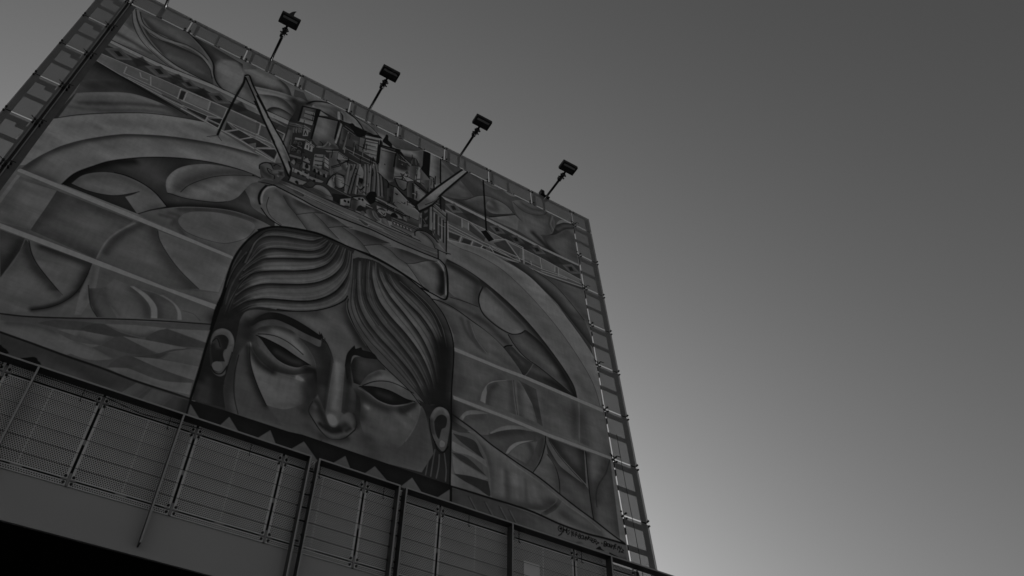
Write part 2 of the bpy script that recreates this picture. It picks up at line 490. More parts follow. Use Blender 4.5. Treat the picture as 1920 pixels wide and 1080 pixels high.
P40,50,0|265,253 287,234 312,248 289,268
P28,100,0|276,249 286,240 301,251 291,261
P28,70,36|65,264 80,224 105,251 83,283
P28,70,37|157,265 175,224 199,252 176,284
P28,70,37|227,277 245,236 270,264 245,296
P28,70,38|323,257 344,215 368,244 342,276
P58,100,0|-1,337 -2,300 397,273 487,266 474,415 417,417 320,391 164,368 61,351
P62,50,0|199,294 321,281 319,386 217,366
P70,100,0|216,292 273,287 277,327 219,332
P56,100,0|200,297 213,293 216,332 209,335
P56,100,0|277,287 319,283 317,329 278,322
P57,100,0|330,284 410,282 410,332 331,337
P56,100,0|412,287 430,279 450,328 415,331
P38,100,0|223,359 282,354 281,374 222,365
P34,100,0|286,364 317,337 319,362
P36,100,0|287,373 317,370 315,386 289,378
P36,100,0|330,341 350,361 332,382
P38,100,0|345,379 366,349 398,355 377,385
P36,100,0|379,385 402,358 427,358 398,393
P48,100,0|343,333 358,344 354,354
K98,100,31|198,290 320,278 409,279 432,280
K98,100,29|214,291 216,335
K98,100,30|274,286 277,327
K98,100,29|211,340 261,334 308,337
K98,100,29|220,358 283,353 318,334
K98,100,30|333,387 364,350 333,338
K98,100,30|319,283 318,383
K98,100,31|411,281 410,333
K98,100,30|333,338 423,334 451,332
K98,100,30|366,349 402,356 376,389
K98,100,30|364,350 433,346
K98,100,29|284,365 318,366
K98,100,29|283,353 282,378
K94,100,53|220,374 283,381 315,386 344,387 376,392 414,400
K98,100,26|-1,338 61,351 162,360 231,364
K98,100,27|-1,300 143,288 397,273
K98,100,26|63,305 66,338
K98,100,26|96,303 104,321 120,319
K98,100,26|122,299 132,336
K98,100,27|197,292 201,340
K98,100,27|213,291 215,336
K98,100,26|66,337 132,336 293,336
K98,100,26|79,347 155,348 219,360
K98,100,27|220,335 311,334
P36,100,0|200,297 211,293 213,335 203,337
P36,80,0|162,349 210,352 219,358 167,355
L22,60,43|5,344 62,357 132,372 201,382 237,389
P52,100,0|398,279 408,276 413,329 408,330
P50,100,0|413,282 430,279 451,337 417,329
P34,100,0|413,360 449,363 419,392
P32,100,0|430,392 465,363 473,373 471,405
P36,100,0|455,270 480,273 477,304
P48,100,0|463,281 477,279 477,307
K98,100,34|397,276 427,277
K98,100,33|411,281 413,332
K98,100,33|410,342 455,344 468,357 423,392
K98,100,33|412,354 454,362
K98,100,32|420,397 474,412 475,368 466,358
K98,100,34|452,269 478,273 477,311
K94,100,50|423,409 474,417
P44,100,0|436,210 479,219 478,235 435,222
P30,60,0|438,238 449,250 458,242 452,266
P94,100,0|385,211 396,212 398,220 387,221
P94,100,0|420,214 478,207 479,219 423,222
P40,100,0|963,211 1462,223 1459,301 964,266
P92,100,0|962,206 1050,207 1192,211 1319,222 1461,220 1460,230 1318,234 1191,225 1050,221 964,217
P52,100,0|975,239 1007,213 1038,240 1002,265
P42,60,0|986,238 1006,223 1025,240 1003,255
P28,100,0|994,236 1006,227 1014,242 1002,251
P52,100,0|1127,244 1159,219 1188,245 1152,268
P42,60,0|1138,243 1157,228 1175,245 1153,259
P28,100,0|1146,241 1158,233 1165,246 1152,255
P52,100,0|1195,248 1229,223 1258,249 1221,273
P42,60,0|1206,247 1227,232 1245,249 1222,264
P28,100,0|1215,245 1227,237 1234,251 1221,259
P52,100,0|1270,249 1305,223 1334,250 1296,274
P42,60,0|1282,248 1303,233 1321,250 1297,264
P28,100,0|1290,246 1303,238 1310,251 1297,260
P52,100,0|1393,266 1433,238 1464,267 1421,293
P42,60,0|1406,265 1430,249 1449,267 1422,283
P28,100,0|1415,263 1430,254 1437,269 1422,278
P30,60,45|1036,245 1073,218 1096,240 1059,266
P30,60,46|1161,260 1201,233 1224,255 1184,281
P30,60,47|1231,257 1272,230 1294,252 1253,279
P30,60,48|1330,266 1373,238 1396,261 1353,288
P57,100,0|961,270 1114,272 1198,279 1309,283 1459,301 1465,333 1327,360 1222,365 1102,375 984,410
P50,100,0|964,276 1031,276 1031,316 987,320
P64,100,0|1036,279 1054,280 1054,313 1033,314
P42,100,0|1058,283 1113,313 1108,336 1058,317
P38,100,0|990,371 1027,365 1020,391 988,397
P38,100,0|1038,367 1065,362 1058,385 1032,390
P50,100,0|1076,361 1103,359 1093,381 1069,384
P40,100,0|1103,362 1114,361 1111,375 1093,381
P38,100,0|1128,355 1139,370 1130,373
P38,100,0|1135,354 1214,344 1218,354 1143,374
P40,100,0|1140,321 1182,280 1224,338 1154,331
P52,100,0|1189,285 1236,283 1228,335 1224,331
P62,100,0|1248,282 1309,286 1308,326 1248,329
P44,100,0|1228,341 1243,335 1241,359 1227,361
P44,100,0|1252,339 1271,333 1270,347 1248,354
P66,100,0|1314,286 1363,292 1359,323 1312,333
P64,100,0|1375,294 1452,303 1455,317 1373,331
K98,100,35|961,270 1114,272 1198,279 1309,283 1460,300
K98,100,33|1033,277 1033,318
K98,100,33|1055,279 1055,316
K98,100,33|987,333 1103,342 1228,335
K98,100,32|987,346 1094,355
K98,100,33|990,364 1067,357 1232,352
K98,100,34|1063,273 1127,317 1184,274 1228,335 1232,352
K98,100,33|1135,344 1213,354
K98,100,34|1184,274 1247,273 1243,335
K98,100,33|1126,347 1143,374
K98,100,32|1069,362 1062,389
K98,100,32|1031,365 1025,395
K98,100,34|1248,282 1246,352
K98,100,35|1228,338 1309,338 1384,324 1459,321
K98,100,35|1309,286 1310,335
K98,100,35|1363,292 1360,320
K98,100,35|1375,294 1373,331
K98,100,34|1272,326 1273,342
K98,100,35|1308,349 1403,329
K98,100,32|1103,359 1093,381
K98,100,50|984,410 1102,375 1222,365 1327,358 1465,333
K98,100,42|985,322 988,404
P42,100,0|1166,381 1327,360 1465,335 1450,539 1458,644 1321,422
F56,100,0|1279,361! 1326,363 1385,359 1471,346! 1465,530! 1445,501 1396,433 1348,388
S44,60,180|1326,370 1394,410 1450,469
L70,60,22|1294,401 1294,435
F48,100,0|1184,376! 1241,359 1278,364 1348,388 1396,433 1446,494 1472,616! 1424,558 1362,483 1301,434 1248,399
S32,80,173|1207,380 1275,413 1340,465 1403,535 1454,609
S58,50,134|1292,378 1360,411 1411,467
L30,70,34|1279,362 1348,388 1396,432 1446,494
F70,100,0|984,413! 1049,391 1111,375 1166,383 1220,391 1275,413 1340,472 1402,547 1452,626 1470,691 1458,825! 1453,830! 1442,755 1408,680 1351,592 1289,524 1225,468 1159,429 1084,415 1027,421
S60,50,107|1049,401 1138,393 1227,430
S76,40,214|1272,452 1356,544
F64,100,0|975,425! 1027,423 1084,417 1159,430 1225,469 1289,525 1350,593 1408,681 1442,756 1453,830! 1379,835! 1372,788 1336,726 1278,652 1217,593 1154,550 1091,519 1040,504 985,497!
S54,50,205|1048,450 1135,480 1221,534 1304,606
S56,50,153|1362,693 1396,772 1424,821
L46,80,25|1027,423 1084,417 1159,430 1225,469 1289,525 1350,593 1408,681 1442,756 1453,830
F48,100,0|985,497! 1040,504 1091,519 1154,550 1217,593 1278,652 1336,726 1372,788 1379,837! 1215,829! 1154,768 1087,723 1027,678 952,658 936,651 966,590
S30,80,117|985,503 1040,510 1091,525 1154,556 1217,599 1278,657 1336,731 1368,790 1375,834
F60,100,0|983,510! 1027,506 1065,515 1090,531 1085,596! 1084,641! 1007,642! 987,627! 988,554!
S46,70,139|994,515 1040,516 1082,530
S40,60,135|1084,552 1080,632
S70,50,152|1019,580 1027,608
F54,100,0|949,691! 999,652 1039,645 1080,643 1100,669 1136,691 1169,699 1185,711! 1208,735 1244,762 1218,832! 1200,813 1154,758 1107,727 1055,709 1000,694
S40,60,91|976,686 1047,677 1107,696 1167,736
L24,95,36|945,689 976,684 1015,690 1059,707 1107,727 1154,758 1200,813 1214,834
L30,80,26|999,652 1039,645 1082,642
S64,50,111|1027,668 1067,671
F62,100,0|1085,613 1087,584 1098,555 1111,544! 1157,577 1207,615 1236,643 1228,657! 1212,676 1186,691 1153,687 1116,670 1092,647
S46,70,118|1107,555 1157,588 1206,626 1231,645
S70,40,231|1122,619 1163,650
L24,90,42|1099,549 1087,590 1085,624 1096,660 1120,679 1153,692 1186,693 1212,677 1230,655
F46,100,0|1173,702! 1212,679 1233,652! 1276,674 1320,719 1349,764 1377,838! 1329,799 1268,769 1223,762 1192,733
S64,60,188|1210,708 1271,738 1315,766
S28,80,114|1239,657 1284,686 1323,733 1352,783 1372,826
F38,100,0|1156,757! 1179,740 1207,760 1247,775! 1216,833!
S52,50,73|1182,763 1213,787
P42,100,0|1247,775 1267,779 1327,809 1370,839 1218,833
S28,70,110|1286,809 1367,833
S54,50,109|1241,797 1287,799
L60,70,22|1247,772 1228,813 1216,833
L20,90,37|1156,759 1167,747 1183,737
L26,80,37|1173,702 1192,733 1223,762 1267,779 1327,809 1375,837
F58,100,0|951,693! 1000,694 1055,709 1107,727 1154,758 1200,813 1210,831! 1104,831 1009,828! 1008,789 985,738
S46,60,139|969,711 1000,759 1016,809
S48,70,53|1031,717 1051,767 1093,803
S48,70,53|1051,717 1066,769 1101,804
L66,60,27|1059,723 1074,769 1105,807
S66,50,143|1106,758 1125,782
S50,50,141|1132,798 1187,814
P58,100,0|1011,850 1214,843 1379,840 1459,848 1466,987 1010,991
P60,100,0|1011,850 1146,848 1161,873 1098,921 1082,984 1008,992
S48,60,160|1016,866 1028,919 1020,974
S66,40,231|1046,887 1083,892
S46,50,131|1145,881 1093,971
F72,100,0|1161,873! 1113,902 1090,942 1082,978! 1096,980! 1101,945 1121,910
F57,100,0|1103,918 1129,893 1177,866! 1178,915 1182,978! 1096,982! 1101,945
S46,60,83|1172,872 1173,926 1175,973
S44,50,65|1129,902 1109,933 1102,975
F64,100,0|1189,860! 1211,877 1232,921 1243,977! 1190,977! 1189,918
S48,60,100|1196,870 1192,930 1194,973
S50,60,83|1235,933 1243,973
L40,80,20|1181,864 1182,913 1186,976
P50,100,0|1197,856 1248,864 1258,983 1243,977 1232,921 1211,877
S40,60,136|1223,876 1253,951
P58,100,0|1248,864 1378,847 1378,879 1364,986 1262,986 1255,924
S66,40,207|1298,896 1313,943
S46,60,105|1367,866 1354,969
S50,40,136|1266,897 1268,962
P62,100,0|1385,844 1459,848 1463,993 1368,989
S46,60,211|1391,873 1382,914 1378,972
S70,40,216|1416,881 1423,918
S50,40,176|1451,929 1459,982
P57,100,0|1003,995 1154,1002 1268,1004 1381,1008 1463,995 1461,1245 1006,1252
F50,100,0|1007,1005! 1088,1010 1228,1021! 1183,1023 1116,1043! 1091,1062 1045,1065
F62,100,0|1006,1105! 1045,1093 1060,1102! 1011,1110
P44,100,0|1007,1070 1055,1084 1060,1100 1006,1097
P50,100,0|1007,1009 1154,1011 1252,1011 1122,1072 1028,1061 1010,1056
F66,100,0|1023,1061! 1042,1029 1070,1013 1106,1009! 1067,1028 1045,1041 1035,1058
F56,100,0|1035,1058! 1045,1039 1074,1023 1118,1006 1191,1012! 1134,1039 1098,1071 1073,1077!
S46,50,91|1042,1051 1081,1026
F66,100,0|1105,1066! 1138,1034 1176,1014 1230,1004 1257,1001! 1190,1026 1152,1046 1122,1076!
F54,100,0|1122,1076! 1152,1046 1210,1016 1256,1005! 1234,1047 1187,1078
F50,100,0|1062,1085! 1097,1075 1138,1046 1191,1020 1260,1008! 1252,1052 1220,1134! 1146,1109!
S40,60,93|1108,1070 1152,1044 1190,1024
F70,100,0|1146,1109! 1158,1085 1181,1062 1227,1038! 1188,1065 1165,1090 1153,1107
F58,100,0|1155,1108! 1168,1087 1195,1062 1238,1037! 1223,1083 1206,1118!
S44,60,77|1214,1055 1223,1087 1210,1115
P50,100,0|1240,1036 1259,1012 1256,1050 1220,1134 1206,1120 1223,1083
S42,50,63|1254,1026 1242,1079
L22,90,31|1263,1011 1258,1045 1241,1095 1219,1136
F60,100,0|1219,1136! 1245,1094 1264,1067! 1282,1091 1290,1127 1289,1170! 1254,1155
S46,60,107|1282,1095 1288,1128 1288,1165
S66,40,121|1242,1122 1256,1136
L26,80,28|1264,1067 1282,1091 1290,1127 1289,1170
F50,100,0|1263,1013! 1267,1038 1291,1080 1312,1095 1365,1116! 1375,1130 1376,1189 1377,1207! 1289,1172! 1292,1126 1282,1091 1266,1066
S36,70,127|1266,1022 1285,1063 1320,1097 1359,1117
S62,50,184|1323,1134 1349,1162
L30,80,22|1272,1019 1301,1060 1367,1118
P46,100,0|1269,1012 1377,1010 1369,1113 1301,1056
S34,70,130|1372,1016 1364,1107
S34,60,112|1282,1019 1330,1073 1361,1105
S56,40,163|1323,1036 1348,1054
P58,100,0|1381,1011 1458,1001 1447,1237 1376,1211 1375,1130
S40,80,95|1382,1016 1377,1114 1376,1204
S68,40,196|1400,1046 1402,1085
S42,60,130|1444,1021 1430,1063 1403,1104 1393,1146
S46,60,159|1452,1047 1446,1223
P66,100,0|1458,999 1465,998 1464,1243 1447,1237
L24,80,28|1381,1011 1376,1122 1376,1189 1377,1209
L36,60,36|1455,1009 1435,1057 1408,1099 1395,1134 1392,1169
S60,50,62|1408,1126 1401,1195
P54,100,0|1008,1104 1062,1085 1103,1245 1007,1250
F38,100,0|1009,1107! 1062,1105 1079,1132 1089,1149! 1055,1134 1028,1122
F64,100,0|1008,1129! 1045,1138 1092,1149! 1098,1169! 1055,1153 1011,1155
F40,100,0|1006,1161! 1045,1160 1094,1192! 1054,1182 1028,1174
F62,100,0|1008,1169! 1044,1182 1098,1196! 1087,1205 1051,1208 1017,1214
F36,100,0|1012,1216! 1054,1207 1097,1205! 1101,1242 1070,1232 1034,1225
F60,100,0|1005,1218! 1018,1220 1054,1231 1100,1244! 1007,1250!
P60,100,0|1059,1083 1069,1079 1146,1113 1219,1138 1289,1172 1380,1211 1457,1246 1389,1252 1245,1258 1109,1249 1103,1245 1100,1190 1092,1146
F63,100,0|1045,1085! 1060,1090 1086,1122 1100,1168 1103,1241! 1113,1248 1177,1243 1222,1236 1248,1226! 1271,1200 1280,1182! 1236,1154 1183,1137 1145,1117 1073,1077!
S50,70,85|1062,1093 1089,1120 1105,1170 1107,1233
S70,60,56|1133,1163 1130,1232
S48,50,56|1147,1161 1147,1233
S70,60,71|1168,1161 1171,1224
S50,50,57|1196,1165 1195,1223
S70,50,87|1216,1176 1231,1214
S44,60,112|1116,1247 1177,1240 1230,1228 1268,1201
F54,100,0|1248,1226! 1275,1198 1282,1183! 1295,1184! 1269,1222 1246,1242! 1229,1243
S40,60,58|1244,1231 1271,1207
F62,100,0|1244,1242! 1273,1217 1291,1190! 1375,1218! 1453,1246! 1352,1254
S48,60,88|1290,1225 1336,1238 1390,1241
S50,50,74|1308,1198 1375,1222
L26,100,48|1005,1051 1035,1063 1066,1076 1107,1098 1146,1113 1184,1127 1219,1138 1254,1153 1289,1171 1334,1192 1380,1211 1422,1231 1459,1246
L68,60,36|1156,1128 1204,1146 1253,1166 1305,1194 1350,1210 1392,1232
L70,70,28|1111,1250 1150,1247 1197,1243 1229,1243
P46,100,0|1003,1255 1103,1248 1197,1250 1280,1256 1389,1252 1461,1247 1457,1289 1241,1303 1044,1289 1001,1290
S36,60,129|1006,1262 1009,1284
S56,50,278|1209,1266 1279,1267
P55,50,83|1174,1288 1244,1265 1272,1266 1277,1288 1242,1289
P58,70,57|1196,1257 1280,1258 1388,1254 1460,1249 1465,1283 1383,1292 1242,1289
L34,70,20|1047,1261 1055,1275 1066,1294
L58,50,33|1052,1263 1060,1277 1071,1293
L34,70,20|1086,1261 1094,1275 1105,1294
L58,50,33|1091,1263 1099,1276 1110,1293
L34,70,20|1122,1260 1130,1275 1141,1294
L58,50,33|1127,1262 1135,1276 1146,1293
L34,70,20|1146,1260 1153,1274 1164,1294
L58,50,34|1150,1262 1158,1276 1169,1293
L24,100,56|1006,1251 1044,1249 1103,1247 1156,1245 1211,1245 1280,1253 1352,1254 1400,1250 1459,1247
P88,100,0|1010,833 1139,835 1214,831 1379,835 1461,836 1460,849 1377,847 1214,843 1138,846 1010,846
P88,100,0|1008,994 1155,994 1268,998 1461,996 1460,1005 1267,1009 1154,1004 1010,1005
L22,95,21|1282,1263 1279,1263 1278,1266 1282,1266 1284,1261 1281,1258 1277,1259 1274,1264 1274,1270 1278,1272 1282,1269
L22,95,25|1288,1258 1286,1267 1280,1278 1273,1284
L22,95,28|1279,1263 1283,1263
L22,95,28|1279,1266 1283,1262
L22,95,21|1287,1271 1290,1262 1292,1266 1297,1259 1294,1270
L22,95,21|1298,1261 1296,1271
L22,95,21|1299,1258 1299,1258
L22,95,21|1305,1260 1301,1263 1303,1267 1299,1273 1297,1273
L22,95,21|1311,1259 1308,1275
L22,95,21|1307,1264 1313,1264
L22,95,21|1317,1261 1314,1262 1312,1271 1315,1271
L22,95,21|1314,1267 1317,1266
L22,95,21|1318,1273 1321,1261 1324,1261 1323,1266 1320,1267 1326,1269
L22,95,21|1326,1273 1330,1262 1333,1262 1332,1266 1328,1268 1332,1269 1330,1274 1326,1273
L22,95,21|1339,1262 1334,1267 1335,1273 1339,1270 1340,1264 1339,1262
L22,95,21|1342,1262 1340,1271 1343,1271 1346,1264
L22,95,22|1346,1273 1349,1262 1351,1270 1355,1260
L22,95,22|1356,1259 1353,1268
L22,95,22|1360,1260 1356,1264 1358,1269
L22,95,22|1364,1261 1361,1264 1361,1270 1364,1269
L22,95,22|1369,1262 1365,1264 1363,1272 1367,1272
L22,95,22|1365,1267 1368,1267
L22,95,22|1368,1273 1372,1262 1376,1263 1374,1267 1370,1268 1374,1270
L22,95,22|1377,1267 1383,1268 1374,1273 1376,1275
L22,95,32|1391,1266 1391,1267
L22,95,29|1396,1272 1399,1260 1404,1259 1405,1263 1399,1266 1405,1267 1402,1270 1396,1272
L22,95,22|1408,1262 1406,1269 1410,1269 1412,1262 1408,1262
L22,95,22|1412,1270 1414,1261 1416,1271 1419,1261
L22,95,22|1423,1261 1419,1267
L22,95,22|1422,1272 1426,1261
L22,95,22|1433,1256 1428,1259 1427,1269
L22,95,22|1428,1263 1432,1260
L22,95,29|1430,1267 1430,1267
L22,95,22|1434,1270 1438,1259 1440,1265 1442,1258
L22,95,22|1437,1276 1447,1258
L22,95,22|1445,1263 1452,1266 1445,1271 1451,1273
L22,95,22|1441,1273 1447,1273
P40,80,28|1319,1288 1324,1284 1331,1282 1337,1284
F26,100,0|1371,1287! 1377,1281 1385,1276 1388,1281 1397,1285!
F30,100,0|454,1068! 451,1008 454,956 452,895 454,833 466,771 487,713 514,677 544,658 589,640 630,629 672,628 738,626 820,633 882,652 937,683 977,727 1001,784 1009,832 1009,887 1005,985 1005,1105 1005,1249! 468,1262! 462,1193
F40,100,0|474,839! 481,781 495,720 515,688 552,668 591,652 631,636 632,644! 639,631! 635,640 614,665 581,679 543,694 508,718 488,751 482,834!
S28,85,79|474,839 481,781 495,720 515,688 552,668 591,652 631,636 632,644
S30,70,236|639,631 631,636 632,644
S28,80,235|474,839 482,834 488,751
S48,50,65|507,712 542,687 580,672 613,658
L22,75,21|474,839 481,781 495,720 515,688 552,668 591,652 631,636 632,644
F47,100,0|482,834! 488,751 508,718 543,694 581,679 614,665 635,640 639,631! 654,640! 646,668 622,699 588,719 550,737 518,759 501,789 483,840!
S28,85,80|482,834 488,751 508,718 543,694 581,679 614,665 635,640 639,631
S30,70,237|654,640 635,640 639,631
S28,80,234|482,834 483,840 501,789
S55,50,63|517,753 549,730 586,713 621,692
L22,75,21|482,834 488,751 508,718 543,694 581,679 614,665 635,640 639,631
F53,100,0|483,840! 501,789 518,759 550,737 588,719 622,699 646,668 654,640! 667,642! 655,691 632,721 598,744 562,765 527,789 506,810 480,868!
S28,85,79|483,840 501,789 518,759 550,737 588,719 622,699 646,668 654,640
S30,70,236|667,642 646,668 654,640
S28,80,231|483,840 480,868 506,810
S61,50,63|526,783 561,759 597,738 631,715
L22,75,20|483,840 501,789 518,759 550,737 588,719 622,699 646,668 654,640
F60,100,0|480,868! 506,810 527,789 562,765 598,744 632,721 655,691 667,642! 684,639! 678,678 663,722 634,760 598,789 563,811 526,836 500,862 478,902!
S28,85,78|480,868 506,810 527,789 562,765 598,744 632,721 655,691 667,642
S30,70,236|684,639 655,691 667,642
S28,80,226|480,868 478,902 500,862
S68,50,61|525,830 562,805 597,783 633,754
L22,75,20|480,868 506,810 527,789 562,765 598,744 632,721 655,691 667,642
F59,100,0|478,902! 500,862 526,836 563,811 598,789 634,760 663,722 678,678 684,639! 703,640! 699,702 681,754 652,796 617,826 570,854 536,874 510,898 492,928 480,958!
S28,85,77|478,902 500,862 526,836 563,811 598,789 634,760 663,722 678,678 684,639
S30,70,238|703,640 678,678 684,639
S28,80,219|478,902 480,958 492,928
S67,50,58|509,893 535,868 569,848 616,820
L22,75,20|478,902 500,862 526,836 563,811 598,789 634,760 663,722 678,678 684,639
F58,100,0|480,958! 492,928 510,898 536,874 570,854 617,826 652,796 681,754 699,702 703,640! 717,642! 719,710 707,768 686,820 651,862 616,886 578,904 544,920 523,935 501,960 482,995!
S28,85,75|480,958 492,928 510,898 536,874 570,854 617,826 652,796 681,754 699,702 703,640
S30,70,238|717,642 699,702 703,640
S28,80,213|480,958 482,995 501,960
S66,50,57|522,930 543,914 578,898 616,880
L22,75,19|480,958 492,928 510,898 536,874 570,854 617,826 652,796 681,754 699,702 703,640
F56,100,0|482,995! 501,960 523,935 544,920 578,904 616,886 651,862 686,820 707,768 719,710 717,642! 721,650! 725,732 723,805 717,827 691,863 656,896 613,923 572,940 533,954 511,979 494,1009!
S28,85,74|482,995 501,960 523,935 544,920 578,904 616,886 651,862 686,820 707,768 719,710 717,642
S30,70,238|721,650 719,710 717,642
S28,80,211|482,995 494,1009 511,979
S64,50,57|532,948 571,934 612,917 655,890
L22,75,19|482,995 501,960 523,935 544,920 578,904 616,886 651,862 686,820 707,768 719,710 717,642
L36,45,25|481,797 487,755 501,715 524,689 552,674 580,663 609,651
L64,35,20|478,837 482,796 487,753 503,716 527,692 554,678 582,666 610,654 635,638
L46,35,19|483,795 488,753 504,717 528,695 555,680 583,669 611,657
L68,40,22|480,835 484,794 488,752 505,718 530,697 557,683 585,672 613,660 637,634
L44,40,16|484,794 488,752 506,718 532,699 559,686 586,675 614,662
L36,45,25|488,796 494,756 514,727 540,709 566,696 594,684 621,668
L64,35,20|483,837 490,798 499,760 520,732 545,715 572,702 599,690 625,671 646,635
L46,35,19|492,800 502,763 523,737 549,720 575,707 602,694 628,673
L68,40,22|483,839 494,802 507,767 528,742 554,725 580,713 607,699 632,676 651,638
L44,40,16|495,804 509,769 531,745 557,730 583,717 610,702 635,678
L36,45,25|496,812 513,779 536,756 562,740 589,726 616,710 641,683
L64,35,20|482,853 496,817 514,784 538,762 564,745 592,731 620,714 645,685 660,641
L46,35,19|496,821 514,788 539,767 566,749 594,734 622,717 647,687
L68,40,22|481,862 496,826 515,794 540,772 568,754 596,739 625,720 651,689 664,642
L44,40,15|496,829 516,797 542,775 569,757 598,741 626,723 653,691
L36,45,25|497,841 518,810 546,788 574,770 604,751 633,729 659,693
L64,35,20|479,884 497,847 520,817 548,796 578,777 608,757 637,732 662,693 675,641
L46,35,18|497,852 522,822 550,801 580,782 610,762 640,735 665,694
L68,40,21|478,895 498,857 523,829 552,808 583,788 614,767 644,738 668,695 681,640
L44,40,15|498,861 524,834 554,813 585,793 616,770 646,740 670,695
L36,45,24|499,878 527,848 558,827 591,807 624,782 655,748 678,699
L64,35,20|479,928 500,887 528,857 560,835 594,814 628,789 660,752 684,701 693,640
L46,35,18|500,894 528,862 562,841 596,819 631,794 663,756 687,703
L68,40,21|480,946 501,903 530,870 563,848 599,826 635,800 668,761 691,705 699,640
L44,40,15|501,908 530,875 565,852 601,831 637,804 670,764 694,706
L36,45,24|503,923 535,890 571,868 609,846 646,816 679,771 702,710
L64,35,19|481,975 505,930 538,898 575,877 614,855 652,823 685,776 707,711 709,641
L46,35,18|506,936 540,903 578,883 617,861 656,828 688,778 710,713
L68,40,21|482,987 508,943 542,910 581,891 622,869 661,835 693,782 713,714 714,642
L44,40,15|508,947 544,915 584,896 625,874 664,839 696,785 716,715
L36,45,24|513,954 550,925 591,907 633,884 673,847 705,790 720,719
L64,35,19|488,1002 516,957 554,930 595,912 637,888 678,851 710,793 721,721 719,646
L46,35,18|518,959 556,934 598,915 641,891 682,854 713,795 722,723
L68,40,21|491,1006 520,961 560,938 602,920 645,895 687,857 717,798 723,724 720,649
L44,40,15|522,963 562,941 604,923 647,898 689,860 720,800 724,725
L48,55,31|457,971 457,915 462,856 475,800
L48,55,31|466,983 466,923 476,862 493,808
L48,55,30|476,1003 477,942 489,882 506,843
L48,55,30|456,989 452,922 455,865 463,802
L48,55,30|470,1015 473,962 485,907 502,873
L20,70,21|460,995 458,927 462,870 474,810
L20,70,20|473,1013 476,952 486,897 502,859
A24,70,155|460,1036 475,1015 491,994
F48,100,0|725,732! 721,650 723,630! 820,633 882,652 937,683 977,727 1001,784 1009,832 1008,897 1005,964 1000,1029! 949,1051! 902,1041 864,1014 818,980 786,947 755,906 732,859 722,818
F47,100,0|723,665! 729,739 733,821 748,869 783,918 823,950 872,989 911,1024 939,1052! 949,1051! 935,1030 906,981 862,938 815,901 778,862 752,810 741,732 735,652!
S28,75,77|735,652 741,732 752,810 778,862 815,901 862,938 906,981 935,1030 949,1051
S55,50,46|738,818 753,866 788,915 828,947
S26,70,205|723,665 735,652
S24,80,232|939,1052 949,1051
L24,70,20|735,652 741,732 752,810 778,862 815,901 862,938 906,981 935,1030 949,1051
F45,100,0|735,652! 741,732 752,810 778,862 815,901 862,938 906,981 935,1030 949,1051! 956,1044! 933,977 896,926 855,884 811,844 773,788 763,719 759,642!
S28,75,79|759,642 763,719 773,788 811,844 855,884 896,926 933,977 956,1044
S53,50,46|758,807 783,859 821,898 868,936
S26,70,208|735,652 759,642
S24,80,233|949,1051 956,1044
L24,70,21|759,642 763,719 773,788 811,844 855,884 896,926 933,977 956,1044
F41,100,0|759,642! 763,719 773,788 811,844 855,884 896,926 933,977 956,1044! 964,1041! 954,975 927,910 886,859 833,812 801,772 780,709 774,638!
S28,75,80|774,638 780,709 801,772 833,812 886,859 927,910 954,975 964,1041
S49,50,47|778,785 816,841 861,881 901,923
S26,70,209|759,642 774,638
S24,80,235|956,1044 964,1041
L24,70,21|774,638 780,709 801,772 833,812 886,859 927,910 954,975 964,1041
F57,100,0|774,638! 780,709 801,772 833,812 886,859 927,910 954,975 964,1041! 972,1037! 966,970 951,903 920,841 875,789 828,741 798,687 791,638!
S28,75,81|791,638 798,687 828,741 875,789 920,841 951,903 966,970 972,1037
S65,50,48|807,769 838,809 891,856 932,908
S26,70,210|774,638 791,638
S24,80,236|964,1041 972,1037
L24,70,21|791,638 798,687 828,741 875,789 920,841 951,903 966,970 972,1037
F56,100,0|791,638! 798,687 828,741 875,789 920,841 951,903 966,970 972,1037! 978,997! 973,896 957,826 921,773 872,736 824,692 808,644!
S28,75,83|808,644 824,692 872,736 921,773 957,826 973,896 978,997
S64,50,49|833,738 880,786 926,838 957,900
S26,70,211|791,638 808,644
S24,80,239|972,1037 978,997
L24,70,22|808,644 824,692 872,736 921,773 957,826 973,896 978,997
F50,100,0|808,644! 824,692 872,736 921,773 957,826 973,896 978,997! 989,993! 989,906 982,827 959,762 915,716 861,686 833,650!
S28,75,84|833,650 861,686 915,716 959,762 982,827 989,906 989,993
S58,50,50|877,733 927,770 962,823 979,894
S26,70,212|808,644 833,650
S24,80,243|978,997 989,993
L24,70,22|833,650 861,686 915,716 959,762 982,827 989,906 989,993
L58,40,21|732,742 738,817 761,875 795,917 834,948 872,980 908,1015
L34,45,23|728,660 734,739 741,815 765,871 799,913 838,944 877,977 911,1013 943,1052
L62,35,18|736,737 744,812 768,869 803,909 842,941 880,974 914,1012
L34,45,25|732,655 738,735 747,809 773,865 808,904 848,936 885,970 917,1009 947,1052
L58,40,22|746,730 757,802 784,855 821,893 859,925 895,961 925,1004
L34,45,23|745,648 750,728 761,799 790,851 826,888 864,921 899,958 928,1001 952,1049
L62,35,19|754,726 765,797 794,847 830,884 868,918 902,955 931,999
L34,45,25|754,644 758,723 770,794 800,842 836,879 873,913 907,951 934,995 954,1046
L58,40,22|768,719 781,787 814,832 850,867 886,903 917,943 942,990
L34,45,24|765,640 771,718 787,784 819,828 856,863 891,899 921,941 945,988 959,1043
L62,35,19|774,717 791,781 824,825 861,859 896,896 925,938 948,987
L34,45,25|771,639 778,715 797,778 830,820 867,854 901,892 930,935 951,985 962,1042
L58,40,22|788,711 811,768 845,809 882,843 915,883 941,929 958,982
L34,45,24|781,638 792,709 817,764 852,804 888,839 919,880 944,927 960,981 967,1039
L62,35,19|797,708 823,760 857,800 893,835 924,877 947,926 962,981
L34,45,26|787,638 802,706 830,756 865,794 900,831 929,874 951,924 964,980 970,1038
